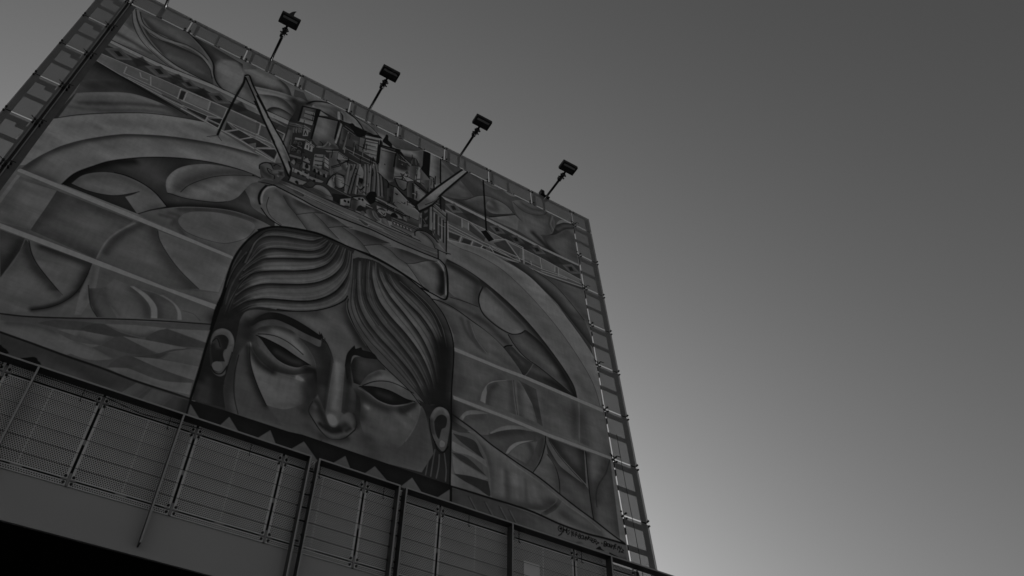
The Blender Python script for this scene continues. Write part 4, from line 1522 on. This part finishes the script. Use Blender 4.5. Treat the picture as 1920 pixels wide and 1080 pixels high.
L16,64,20|961,349 960,359 961,370
L74,70,19|876,129 878,137 877,153
L16,70,23|857,60 858,73 857,93
L16,72,31|943,392 942,404 944,413
L16,80,20|933,131 932,145 933,155
L16,58,22|537,98 539,122 539,143
L16,58,21|949,181 950,197 949,217
L16,60,37|700,136 702,149 700,163
L74,59,24|869,338 880,337 890,339
L16,50,28|859,291 864,292 872,291
L16,74,32|881,245 882,261 881,280
L16,77,28|908,251 920,255 935,252
L16,71,29|836,333 842,335 847,334
L16,65,28|797,356 796,365 797,370
L16,41,20|528,405 527,414 528,424
L16,51,34|700,202 698,219 700,234
L16,46,30|657,372 669,372 680,374
L74,64,23|663,269 664,280 663,289
L16,65,23|716,213 723,212 730,214
L16,71,28|684,152 694,155 705,152
L16,53,29|720,366 728,367 738,366
L74,58,26|636,356 634,369 636,382
L74,65,25|936,363 936,377 936,390
L16,68,32|664,240 663,261 665,277
L16,53,27|678,152 689,152 700,152
L74,74,37|869,265 874,262 878,265
L74,46,21|951,236 952,244 951,254
L16,57,28|546,330 547,335 546,345
L16,45,24|926,144 927,160 926,177
L74,44,28|597,281 596,300 598,315
L74,67,18|703,158 702,180 703,196
L16,65,25|961,195 960,214 961,233
L16,61,31|648,249 653,251 658,250
L16,70,19|833,102 835,109 833,120
L16,55,21|917,197 916,211 917,224
L16,59,32|606,348 611,349 615,349
L16,79,21|815,349 813,358 815,366
L74,67,30|649,195 648,209 649,223
L16,42,19|944,195 953,194 961,196
L74,50,27|723,161 724,166 723,178
L16,79,20|524,360 523,366 525,374
L16,77,20|585,383 585,395 586,406
L16,58,30|740,243 742,256 741,273
L74,50,21|543,286 546,285 552,287
L16,51,27|541,367 539,381 541,395
L74,58,30|675,175 676,193 675,211
L74,45,23|881,250 895,249 906,251
L16,41,17|509,215 516,215 521,215
L74,54,28|499,196 505,196 512,196
L16,57,24|820,150 834,149 845,151
L16,79,35|940,117 939,136 940,161
L16,54,24|655,119 656,129 655,142
L16,47,32|898,366 898,378 898,394
L16,59,17|733,317 733,326 733,336
L74,72,32|815,120 829,120 841,120
L16,63,17|668,372 667,388 669,403
L16,67,30|855,309 860,312 869,310
L74,76,28|956,354 966,356 977,355
L16,65,30|737,180 739,189 737,195
L16,47,24|820,97 820,120 820,139
L16,57,31|797,385 798,395 797,404
L16,41,27|691,311 693,328 692,349
L16,74,32|800,334 802,349 800,366
L16,44,20|888,117 887,128 888,135
L74,79,34|855,324 867,324 877,325
L16,43,25|518,158 519,167 518,174
L16,79,23|682,328 683,339 683,352
L16,55,23|855,314 856,326 855,335
L16,61,21|631,340 640,342 650,341
L16,79,20|526,373 531,375 538,374
L16,54,33|735,176 734,200 736,218
L16,58,16|497,284 497,300 498,310
L16,41,30|525,356 526,373 526,390
L16,43,20|672,146 671,160 672,174
L74,57,38|954,154 952,163 954,173
L16,55,17|575,397 587,397 598,398
L16,45,21|717,326 718,347 718,365
L16,54,25|687,299 694,300 705,299
L74,77,22|503,310 511,312 518,311
L16,60,33|729,183 729,204 730,224
L16,50,20|534,314 540,315 544,315
L16,76,23|886,225 895,224 902,226
L16,43,18|780,298 787,295 792,298
L16,70,27|714,373 726,371 736,374
L16,60,27|535,321 534,328 536,336
L74,71,26|551,248 552,262 552,276
L16,45,27|535,257 542,259 548,257
L16,56,31|893,190 898,188 903,190
L74,57,31|520,298 525,297 531,299
L74,71,37|741,100 741,107 741,118
L74,77,25|739,210 738,222 739,232
L74,63,27|874,166 874,178 874,185
L16,48,33|710,123 710,139 710,160
L16,65,20|824,341 828,342 834,342
L74,64,21|746,66 747,78 747,93
L16,66,24|614,241 616,257 615,279
L16,74,33|854,319 859,318 862,319
L74,72,21|833,182 844,179 855,182
L16,74,18|864,381 864,391 864,395
L74,58,25|839,176 840,191 839,203
L16,59,26|532,109 536,111 540,109
L16,41,30|874,330 884,330 893,331
L16,49,36|677,162 679,180 678,198
L16,67,30|676,271 677,285 676,296
L16,48,34|935,302 943,302 951,303
L74,54,23|820,371 819,381 820,388
L16,78,18|552,262 551,270 552,276
P18,70,0|539,110 542,111 542,115 540,116
P18,70,0|841,172 846,172 846,181 841,180
P18,70,0|925,192 929,191 928,199 924,199
P18,70,0|689,271 693,271 693,279 689,279
P68,70,0|826,137 829,137 829,144 826,143
P18,70,0|728,257 732,257 732,264 728,264
P18,70,0|627,326 629,327 629,331 627,331
P18,70,0|601,248 604,248 604,252 601,252
P18,70,0|546,329 551,329 551,338 547,337
P18,70,0|637,163 641,163 642,171 637,171
P18,70,0|522,276 524,276 525,282 522,282
P18,70,0|874,162 877,162 877,169 874,168
P18,70,0|888,195 891,196 891,202 887,202
P18,70,0|771,181 775,181 775,188 771,188
P18,70,0|633,269 636,269 637,277 633,276
P18,70,0|585,358 589,358 590,365 586,365
P18,70,0|571,300 575,300 575,307 572,307
P68,70,0|898,356 902,356 902,363 898,363
P18,70,0|588,373 591,373 591,378 589,378
P68,70,0|942,381 946,382 945,388 942,388
P18,70,0|845,326 849,326 849,332 845,332
P18,70,0|582,340 586,340 587,349 582,348
P18,70,0|703,365 707,365 707,372 703,371
P68,70,0|728,327 732,327 732,333 728,333
P18,70,0|630,370 632,370 633,374 630,374
P18,70,0|963,276 966,277 966,282 962,282
P68,70,0|502,224 505,224 505,229 502,229
P18,70,0|627,198 629,198 629,202 627,203
F56,100,0|885,454 886,440 896,429 912,422 931,423 946,435 959,454 980,467 995,470! 976,474 947,474! 922,478 899,469
S38,70,100|910,431 929,440 942,459
S66,50,120|894,439 915,447 934,461
L24,80,28|900,432 921,436 940,454 947,474
L18,90,36|885,458 885,440 896,428 914,420 931,423 946,432
L20,100,36|947,474 976,475 996,469
F36,100,0|943,418 952,406 960,410 965,422 954,432
F62,100,0|957,437! 965,450 980,467! 968,460
F60,100,0|960,422 967,421 965,430 961,430
L14,100,61|328,84 331,125 326,208 322,352 322,414
P64,100,0|327,76 335,66 348,88 409,198 425,235 472,315 499,367 456,333 427,277 373,171
S50,50,60|337,83 397,194 425,243 467,320
P52,100,0|333,78 337,72 346,96 342,97
P64,100,0|378,174 379,153 422,227 479,313 504,363 510,385 508,394 518,412 517,432 518,450 505,425 488,390 430,282 381,190
S48,60,75|486,331 501,366 507,388
S72,50,96|419,241 461,315 488,364
L14,100,58|377,151 419,219 454,275 479,313 507,371 510,392 519,414
L14,100,64|376,184 410,245 448,316 489,393 505,425 518,450
L68,80,38|483,327 506,372 509,383
L14,100,62|327,77 335,66 340,71 358,110 409,198 425,232
L14,100,59|330,85 373,167 415,252 458,331
K46,100,24|301,441 322,416 336,431
K62,100,21|307,440 323,419
P74,40,0|308,437 322,419 336,431
P66,100,0|885,307 948,172 1041,-8 1053,-0 960,202 939,260 894,336
S54,60,87|894,331 933,265 956,209
S76,40,141|931,217 986,109 1031,23
S44,60,107|891,310 915,268
L14,100,64|882,311 948,170 1041,-10
L14,100,64|893,338 933,275 960,204 994,129 1056,-4
L24,80,26|911,291 937,255 956,213
P60,60,0|926,280 951,219 956,220 933,272
K13,100,62|1112,-4 1117,276
P14,100,0|1097,293 1121,270 1143,304 1124,326
K58,100,27|1119,275 1143,302
F18,100,0|137,1276! 139,1274 144,1278 150,1280 157,1286! 144,1296!
F20,100,0|175,1288! 182,1284 192,1277 198,1277 202,1282 205,1283 209,1288! 193,1292!
'''
K_ALB = .104           # photograph's grey -> paint albedo
def lin(v):
    v = np.clip(v, 0, 255) / 255
    return np.where(v <= .04045, v / 12.92, ((v + .055) / 1.055) ** 2.4)
canvas = run(list(read_ops(OPS_TEXT)), TW, TH, 60)
# brush and roller unevenness of the paint, laid in with the picture
rng = np.random.default_rng(3)
def soft_noise(h, w, cy, cx):
    g = rng.standard_normal((int(h / cy) + 3, int(w / cx) + 3)).astype(np.float32)
    y = np.linspace(0, g.shape[0] - 2.001, h); x = np.linspace(0, g.shape[1] - 2.001, w)
    y0 = y.astype(int); x0 = x.astype(int); fy = (y - y0)[:, None]; fx = (x - x0)[None]
    fy = fy * fy * (3 - 2 * fy); fx = fx * fx * (3 - 2 * fx)
    a = g[y0][:, x0]; b = g[y0][:, x0 + 1]; c = g[y0 + 1][:, x0]; d = g[y0 + 1][:, x0 + 1]
    return (a * (1 - fx) + b * fx) * (1 - fy) + (c * (1 - fx) + d * fx) * fy
n_ = .60 * soft_noise(TH, TW, 46, 60) + .40 * soft_noise(TH, TW, 17, 44) + .12 * soft_noise(TH, TW, 40, 6) + .16 * soft_noise(TH, TW, 4, 13)
canvas = canvas * (1 + .062 * n_)
def blur(a, r):
    for ax in (0, 1):
        for _ in range(2):
            c = np.cumsum(np.pad(a, [(r + 1, r) if k == ax else (0, 0) for k in (0, 1)], mode='edge'), axis=ax, dtype=np.float64)
            n = a.shape[ax]; hi = np.take(c, np.arange(2 * r + 1, 2 * r + 1 + n), ax); lo = np.take(c, np.arange(0, n), ax)
            a = ((hi - lo) / (2 * r + 1)).astype(np.float32)
    return a
canvas = canvas +  .36 * (canvas - blur(canvas, 14)) + .24 * (canvas - blur(canvas, 48))      # the painter's edges: darks set against lights
canvas = np.where(canvas < 58, 58 + (canvas - 58) * 1.04, 58 + (canvas - 58) * 1.08)
alb = np.clip(lin(canvas) / K_ALB, .012, .86)
img = bpy.data.images.new('mural_paint', TW, TH, alpha=False, float_buffer=True); img.colorspace_settings.name = 'Non-Color'
buf = np.ones((TH, TW, 4), np.float32); buf[:, :, :3] = alb[::-1, :, None]
img.pixels.foreach_set(buf.ravel()); img.update()
MURAL = mat('mural_paint', .3, .62, .0, .07, 22, (1, 1, .35)); t = MURAL.node_tree; t.nodes['Principled BSDF'].inputs['Specular IOR Level'].default_value = .2
ti = node(t, 'ShaderNodeTexImage'); ti.image = img; ti.interpolation = 'Cubic'; ti.extension = 'EXTEND'
old = [l for l in t.links if l.to_socket.name == 'Base Color'][0].from_socket
dv = node(t, 'ShaderNodeMath', operation='DIVIDE'); dv.inputs[1].default_value = .3; t.links.new(old, dv.inputs[0])
mu = node(t, 'ShaderNodeMath', operation='MULTIPLY'); t.links.new(dv.outputs[0], mu.inputs[0]); t.links.new(ti.outputs[0], mu.inputs[1])
t.links.new(mu.outputs[0], t.nodes['Principled BSDF'].inputs['Base Color'])

# ---------------------------------------------------------------- ground
g = MB(); g.box((-900, -16, -.3), (900, 900, 0)); tag(g.build('road', PAVE), kind='structure')
g = MB(); g.box((-900, -900, -.3), (900, -16.25, .12)); tag(g.build('bounce_ground', BOUNCE), kind='structure')  # pale ground out of view, added to bounce sunlight onto the facade
g = MB(); g.box((-900, -16.25, -.3), (900, -16, .125), 0, .02); tag(g.build('kerb', PAINT), kind='structure')

# ---------------------------------------------------------------- the building
FY = 8.0                                   # facade plane
B = tag(empty('building', (0, FY, 0)), 'building with a huge painted portrait mural framed by perforated metal panels', 'building')
def bpart(name, mb, mats, **kw):
    o = mb.build(name, mats, B); o.location = (0, -FY, 0)
    for k, v in kw.items(): o[k] = v
    return o
GX = [-2.012 + 1.0372 * k for k in range(10)]         # joints: -2.01 ... 7.32
GX[0] = -1.985; GX[9] = 7.345
GZ = [16.382 - 1.0455 * k for k in range(9)]          # 16.38 ... 8.02
XL, XR, ZT = -2.41, 7.815, 16.90
# core behind the screen
bpart('core_wall', MB().box((-1.70, 8.30, 6.6), (7.05, 14.0, 16.1)), DARKW)
bpart('lower_core_wall', MB().box((-6.0, 8.36, 6.5), (7.2, 8.5, 8.6)), DARKW)
bpart('ground_floor_wall', MB().box((-14, 13, 0), (14, 13.3, 6.5)), DARKW)
for x in (-9.5, -4.5, .5, 5.5): bpart('column', MB().tube((x, 10.5, 0), (x, 10.5, 6.5), .28, 20), DARKW)
# fascia and soffit (the overhang the camera looks up at)
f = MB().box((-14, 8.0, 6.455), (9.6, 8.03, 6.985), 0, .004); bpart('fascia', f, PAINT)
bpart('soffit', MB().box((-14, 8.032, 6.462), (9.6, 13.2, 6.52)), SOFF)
# painted panel: a board with the picture as print on its front
bm = bmesh.new(); uv = bm.loops.layers.uv.new('UVMap')
r = bmesh.ops.create_cube(bm, size=1, matrix=Matrix.Translation(((X0 + X1) / 2, 8.012, (Z0 + Z1) / 2)) @ Matrix.Diagonal((X1 - X0, .024, Z1 - Z0, 1)))
for fc in bm.faces:
    for lp in fc.loops: lp[uv].uv = ((lp.vert.co.x - X0) / (X1 - X0), (lp.vert.co.z - Z0) / (Z1 - Z0))
me = bpy.data.meshes.new('painted_panel'); bm.to_mesh(me); bm.free(); me.materials.append(MURAL)
o = link('painted_panel', me, B, (0, -FY, 0)); o['label'] = 'mural of a woman with lowered eyes carrying a city on her head'

GAP = .0165
sheet_cache = {}
def sheet(w, h, m, rim=.014, seam=False, side=None, depth=.003):
    """one perforated sheet, origin at its centre, with folded rims"""
    side = side or rim; key = (round(w, 3), round(h, 3), m.name)
    if key not in sheet_cache:
        b = MB(); b.box((-w / 2 + side, -.001, -h / 2 + rim), (w / 2 - side, .001, h / 2 - rim), 0)
        for a, c in (((-w / 2, -h / 2), (-w / 2 + side, h / 2)), ((w / 2 - side, -h / 2), (w / 2, h / 2)), ((-w / 2 + side, -h / 2), (w / 2 - side, -h / 2 + rim)), ((-w / 2 + side, h / 2 - rim), (w / 2 - side, h / 2))):
            b.box((a[0], -.002, a[1]), (c[0], depth, c[1]), 1)
        if seam: b.box((-.004, -.003, -h / 2 + rim), (.004, -.0015, h / 2 - rim), 1)
        me = bpy.data.meshes.new('perforated_panel'); b.bm.to_mesh(me); b.bm.free()
        me.materials.append(m); me.materials.append(EDGE if m is LOWP else PANEL_RIM); sheet_cache[key] = me
    return sheet_cache[key]
PANEL_RIM = mat('dull_sheet_rim', .34, .5, .0, .1, 8)
def put_sheet(x0, x1, z0, z1):
    link('perforated_panel', sheet(x1 - x0, z1 - z0, PANEL, .006), B, ((x0 + x1) / 2, .012, (z0 + z1) / 2))
zs = [ZT] + GZ + [6.99]
for (xa, xb) in ((XL, GX[0] - GAP), (GX[9] + .004, XR)):
    for k in range(len(zs) - 1):
        if xb > 0 and k == 9: continue
        put_sheet(xa, xb, zs[k + 1] + GAP if k < 9 else zs[k + 1], zs[k] - (GAP if k else 0))
for k in range(9): put_sheet(GX[k] + .0125, GX[k + 1] - .0125, GZ[0] + GAP, ZT)
put_sheet(GX[9] + .004, XR, 7.05, GZ[8] - GAP)
# steel frame standing just behind the sheets
def beam(a, b, m=STEEL): return bpart('steel_beam', MB().box(a, b), m)
for i, z in enumerate(GZ):
    hh = .105
    beam((XL + .01, 8.045, z - .028 - hh), (GX[0] - .09, 8.055, z - .028))
    beam((XL + .01, 8.045, z - .56), (GX[0] - .05, 8.055, z - .47))
    bpart('bracket', MB().box((GX[0] - .20, 8.047, z - .028 - hh - .085), (GX[0] - .05, 8.055, z - .029 - hh)), STEEL)
    beam((7.05, 8.045, z - .028 - hh), (XR - .01, 8.055, z - .028))
    beam((7.05, 8.045, z - .56), (XR - .01, 8.055, z - .47))
beam((XL + .004, 8.04, 6.99), (XL + .085, 8.052, ZT - .07)); beam((XR - .105, 8.04, 7.0), (XR - .006, 8.052, ZT - .07))
beam((XL + .004, 8.04, ZT - .05), (XR - .006, 8.05, ZT - .004))
beam((GX[0] + .030, 8.026, 7.0), (X0 - .004, 8.08, GZ[0]), FRAME); beam((GX[0] - .070, 8.03, 7.0), (GX[0] + .024, 8.04, GZ[0] - .02))
bpart('edge_rail', MB().box((GX[0] + .024, 7.996, 8.1), (GX[0] + .034, 8.02, GZ[0])), PANEL_RIM)
bpart('edge_rail', MB().box((GX[0] - .030, 7.992, 8.1), (GX[0] - .020, 8.008, GZ[0])), PANEL_RIM)
for k in range(1, 9):
    beam((GX[k] + .10, 8.05, GZ[0] - .1), (GX[k] + .15, 8.10, ZT - .07)); beam((GX[k] - .55, 8.05, GZ[0] - .1), (GX[k] - .51, 8.09, ZT - .07))
beam((-1.75, 8.05, GZ[0] - .12), (7.3, 8.06, GZ[0] - .05))
# point fixings at every panel corner
fix_cache = {}
def fixing(x, z, arms, big=False, y=0.0):
    key = (arms, big)
    if key not in fix_cache:
        b = MB(); rr = .015
        for (sx, sz) in arms: b.tube((sx * .045, -.012, sz * .045), (sx * .045, .03, sz * .045), rr, 10)
        b.box((-.016, .0235, -.016), (.016, .05, .016))
        for (sx, sz) in arms: b.tube((0, .032, 0), (sx * .045, .028, sz * .045), .011, 8)
        if big:
            b.tube((-.10, -.03, .05), (.01, .0, .0), .006, 8); b.tube((.03, -.035, .04), (.10, -.05, .025), .007, 8); b.tube((-.012, -.01, -.09), (-.012, -.01, .04), .009, 8)
        me = bpy.data.meshes.new('fixing'); b.bm.to_mesh(me); b.bm.free(); me.materials.append(BLACK); fix_cache[key] = me
    link('fixing', fix_cache[key], B, (x, y, z))
ALL4 = ((-1, -1), (1, -1), (-1, 1), (1, 1)); UP2 = ((-1, 1), (1, 1)); DN2 = ((-1, -1), (1, -1)); R2 = ((1, 1), (1, -1)); L2 = ((-1, 1), (-1, -1))
for k in range(10):
    fixing(GX[k], ZT - .03, DN2)
    fixing(GX[k], GZ[0], ALL4, k in (0, 9))
    if 0 < k < 9: fixing(GX[k] - .5, GZ[0] + .03, ((1, -1),))
for z in GZ[1:]:
    fixing(XL + .06, z, L2); fixing(GX[0], z, ALL4, True); fixing(GX[9], z, ALL4, z in (GZ[2], GZ[4], GZ[6])); fixing(XR - .05, z, R2)
for z in GZ[:8]: bpart('joint_clip', MB().box((GX[9] - .026, 8.0, z - .33), (GX[9] - .006, 8.03, z - .22)), BLACK)

# lower row of panels: leans out 5.5 degrees, foot on the fascia
LEAN = rad(5.5)
LOW = empty('lower_row', (0, 0, 6.98)); LOW.rotation_euler = (LEAN, 0, 0)
LOW.parent = B; LOW.location = (0, 0, 6.98); tag(LOW)
bpy.data.objects.remove(LOW)
RL = Matrix.Translation((0, 0, 6.98)) @ Matrix.Rotation(LEAN, 4, 'X')      # in the building's frame (y = 0 is the facade)
def leaned(o, x, y, w):
    o.matrix_local = RL @ Matrix.Translation((x, y, w)); return o
JX = [-3.95, -2.91, -1.87, -.815, .155, 1.166, 2.176, 3.203, 4.228, 5.256, 6.244, 7.26]
W0, W1, WT = .055, 1.0, 1.135
for k in range(len(JX) - 1):
    xa, xb = JX[k] + .0135, JX[k + 1] - .0135
    for (wa, wb, nm) in ((-.012, W0 - .010, 'foot'), (W0 + .010, W1 - .014, 'main'), (W1 + .012, WT, 'head')):
        o = link('perforated_panel', sheet(xb - xa, wb - wa, LOWP, .010 if nm == 'main' else .005, nm == 'main', .024), B); leaned(o, (xa + xb) / 2, -.012, (wa + wb) / 2)
low_fix = MB()
for (sx, sz) in ALL4: low_fix.tube((sx * .038, -.016, sz * .036), (sx * .038, .03, sz * .036), .0135, 12)
low_fix.box((-.010, -.016, -.07), (.010, .012, .07), 1); low_fix.box((-.07, -.014, -.008), (-.0105, .010, .008), 1); low_fix.box((.0105, -.014, -.008), (.07, .010, .008), 1)
lf = bpy.data.meshes.new('fixing'); low_fix.bm.to_mesh(lf); low_fix.bm.free(); lf.materials.append(BLACK); lf.materials.append(PANEL_RIM)
clip = MB().box((-.0165, -.008, -.03), (.0165, .0, .03)); lc = bpy.data.meshes.new('joint_clip'); clip.bm.to_mesh(lc); clip.bm.free(); lc.materials.append(PANEL_RIM)
for x in JX[1:]:
    leaned(link('fixing', lf, B), x, -.012, W0); leaned(link('fixing', lf, B), x, -.012, W1)
    leaned(link('joint_clip', lc, B), x, -.004, .5)
for k in range(len(JX) - 1):                                 # mid-span clips closing the long joints
    m_ = (JX[k] + JX[k + 1]) / 2
    o = MB().box((-.055, -.010, -.0095), (.055, .0, .0095)).build('joint_clip', PANEL_RIM, B); leaned(o, m_, -.004, W0)
leaned(MB().box((-8, .06, -.02), (7.4, .10, 1.13)).build('lower_backing', DARKW, B), 0, 0, 0)
# pale patches added on the right, in place of brightness seen through the sheets
leaned(MB().box((5.45, -.022, .36), (5.69, -.0165, .715), 0, .002).build('pale_patch', PALE, B), 0, 0, 0)
leaned(MB().box((6.71, -.020, 1.03), (6.80, -.0145, 1.085), 0, .002).build('pale_patch', PALE, B), 0, 0, 0)

# ---------------------------------------------------------------- flat-bar trellis frames in front of the lower panels
def trellis(xa, xb, fins, ends, label, rods=(), hooks=()):
    T = tag(empty('trellis_frame', (xa, FY, 6.98), (LEAN, 0, 0)), label, 'trellis', 'flat bar frames with taut wires along the overhang')
    def part(name, b, m): return b.build(name, m, T)
    L_ = xb - xa
    part('top_plate', MB().box((0, -.150, 1.092), (L_, -.030, 1.108), 0, .002), FIN)
    part('lit_edge_strip', MB().box((0, -.1545, 1.0905), (L_, -.1505, 1.1095)), PAINT)  # pale strip standing in for the lit front edge of the bar
    for x in fins:
        lo = -.435 if x not in ends else -.52
        part('fin', MB().box((x - xa - .008, -.150, lo), (x - xa + .008, -.030, 1.0905), 0, .002), FIN)
        part('lit_edge_strip', MB().box((x - xa - .0095, -.1545, lo), (x - xa + .0095, -.1505, 1.090)), PAINT)
    for w in (.17, .335, .50, .665, .83):
        part('wire', MB().tube((.01, -.062, w), (L_ - .01, -.062, w), .0031, 6), WIRE)
        for x in ends:
            if xa < x < xb: part('wire_stop', MB().tube((x - xa - .03, -.062, w), (x - xa + .03, -.062, w), .009, 8), BLACK)
    for x, w in rods: part('wire_stop', MB().tube((x - xa - .01, -.055, w), (x - xa + .075, -.055, w), .008, 8), BLACK)
    for x in hooks: part('hook', MB().tube((x - xa, -.05, .93), (x - xa, -.05, 1.0915), .0045, 6).tube((x - xa, -.05, .93), (x - xa + .004, -.075, .905), .006, 6), BLACK)
    return T
trellis(-4.2, 2.462, (-2.1, -.536, .971, 2.452), (2.452,), 'long grey flat bar trellis frame at the left end, two thin uprights', [(2.455, w) for w in (.09, .335, .5, .665, 1.0)], (-.86, -.05, .86, 1.78))
trellis(2.552, 3.608, (2.562, 3.598), (2.562, 3.598), 'narrow middle trellis frame of grey flat bar spanning one panel joint', [(3.60, w) for w in (.1, .5, .83, 1.02)], (2.62, 3.44))
trellis(3.682, 9.3, (3.692, 5.205, 6.765, 8.35), (3.692,), 'right hand trellis frame whose handrail bar runs past the building edge', (), (4.62, 5.36, 6.34))
# ---------------------------------------------------------------- floodlights on arms along the top
FL = ('leftmost floodlight arm on the roof edge, cut by the top of the frame', 'floodlight on the top edge with a dark bird perched on it',
      'floodlight on an arm above the city part of the mural, second full lamp', 'floodlight on an arm right of the painted city, third full lamp', 'floodlight nearest the right corner with a small box at its foot')
proto = None
def make_lamp():
    T = empty('floodlight')
    def part(name, b, m, parent=None): return b.build(name, m, parent or T)
    part('pole', MB().tube((0, .09, -.60), (0, .09, .0), .026, 12).tube((0, .09, -.02), (0, -.66, -.02), .026, 12), HEAD)
    part('bracket', MB().tube((0, -.52, -.02), (0, -.70, -.02), .043, 12).tube((-.07, -.60, -.03), (.07, -.60, -.03), .016, 8).tube((-.06, -.67, -.03), (.065, -.67, -.03), .02, 8).box((-.05, -.56, -.075), (.02, -.52, .02), 0, .006).tube((0, -.70, -.02), (0, -.78, -.01), .022, 10), HEAD)
    h = part('housing', MB().box((-.178, -.965, -.035), (.178, -.752, .05), 0, .018), HEAD)
    part('rim', MB().box((-.172, -.958, -.043), (.172, -.944, -.034)).box((-.172, -.772, -.043), (.172, -.758, -.034)).box((-.172, -.944, -.043), (-.158, -.772, -.034)).box((.158, -.944, -.043), (.172, -.772, -.034)), HEAD, h)
    part('lens', MB().box((-.135, -.925, -.039), (.135, -.885, -.033)), LENS, h)
    return T
def dup(o, parent=None):
    c = o.copy(); COL.objects.link(c)
    if parent: c.parent = parent
    for ch in o.children: dup(ch, c)
    return c
LX = (-1.478, .505, 2.53, 4.58, 6.665)
proto = make_lamp(); lamps = []
for i, x in enumerate(LX):
    l = proto if i == 0 else None
    lamps.append(l)
kids = list(proto.children)
for i in range(1, 5): lamps[i] = dup(proto)
for i, l in enumerate(lamps):
    l.location = (LX[i], FY, 16.88); tag(l, FL[i], 'floodlight', 'floodlights along the roof edge')
ex = MB().box((-.13, -.05, .02), (-.045, .06, .16), 0, .008).tube((-.09, -.07, .09), (-.09, -.04, .09), .03, 10).box((-.05, -.04, .0), (.09, .10, .03)).build('junction_box', HEAD, lamps[4])

# bird on the second floodlight
me = bpy.data.meshes.new('bird')
bv = [((-.045, .10, .0), .010), ((-.035, .05, .015), .034), ((.0, .01, .025), .050), ((.010, .0, .07), .038), ((.022, -.012, .115), .026), ((.040, -.022, .148), .013), ((.058, -.03, .166), .007), ((-.01, .0, -.02), .010), ((.02, .02, -.02), .010)]
me.from_pydata([v for v, r in bv], [(0, 1), (1, 2), (2, 3), (3, 4), (4, 5), (5, 6), (2, 7), (2, 8)], [])
bird = link('bird', me); me.materials.append(BLACK)
sk = bird.modifiers.new('skin', 'SKIN')
for i, (v, r) in enumerate(bv): me.skin_vertices[0].data[i].radius = (r, r)
me.skin_vertices[0].data[2].use_root = True
sb = bird.modifiers.new('sub', 'SUBSURF'); sb.levels = 2; sb.render_levels = 2
bird.location = (.495, 7.06, 16.95)
tag(bird, 'dark bird silhouette perched on the first full floodlight', 'bird')

# hanging cable down the right-hand strip
def cable(ptsl, r, name, m):
    cu = bpy.data.curves.new(name, 'CURVE'); cu.dimensions = '3D'; cu.bevel_depth = r; cu.bevel_resolution = 2
    sp = cu.splines.new('POLY'); sp.points.add(len(ptsl) - 1)
    for i, p in enumerate(ptsl): sp.points[i].co = (*p, 1)
    tmp = bpy.data.objects.new(name, cu); COL.objects.link(tmp)
    dg = bpy.context.evaluated_depsgraph_get(); mesh = bpy.data.meshes.new_from_object(tmp.evaluated_get(dg))
    bpy.data.objects.remove(tmp); mesh.materials.clear(); mesh.materials.append(m)
    return link(name, mesh)
tag(cable([(7.45 + .012 * math.sin(z * 1.7), 7.95, z) for z in np.linspace(7.9, 10.6, 30)], .0045, 'hanging_cable', BLACK), 'thin dark cable hanging down the right strip of panels', 'cable')
tag(cable([(6.9, 7.93, 8.25), (7.1, 7.92, 8.2), (7.3, 7.9, 8.16), (7.36, 7.92, 8.02), (7.45, 7.93, 7.9), (7.6, 7.92, 7.83)], .010, 'loose_cable', BLACK), 'thick loose black cable at the foot of the bright joint', 'cable')
tag(cable([(-.55, 7.80, 8.0), (0, 7.80, 7.985), (.16, 7.80, 7.99), (.55, 7.79, 7.92), (.9, 7.80, 7.955), (1.2, 7.80, 7.985)], .005, 'sagging_wire', WIRE), 'thin wire sagging across the top of the lower panels', 'wire')
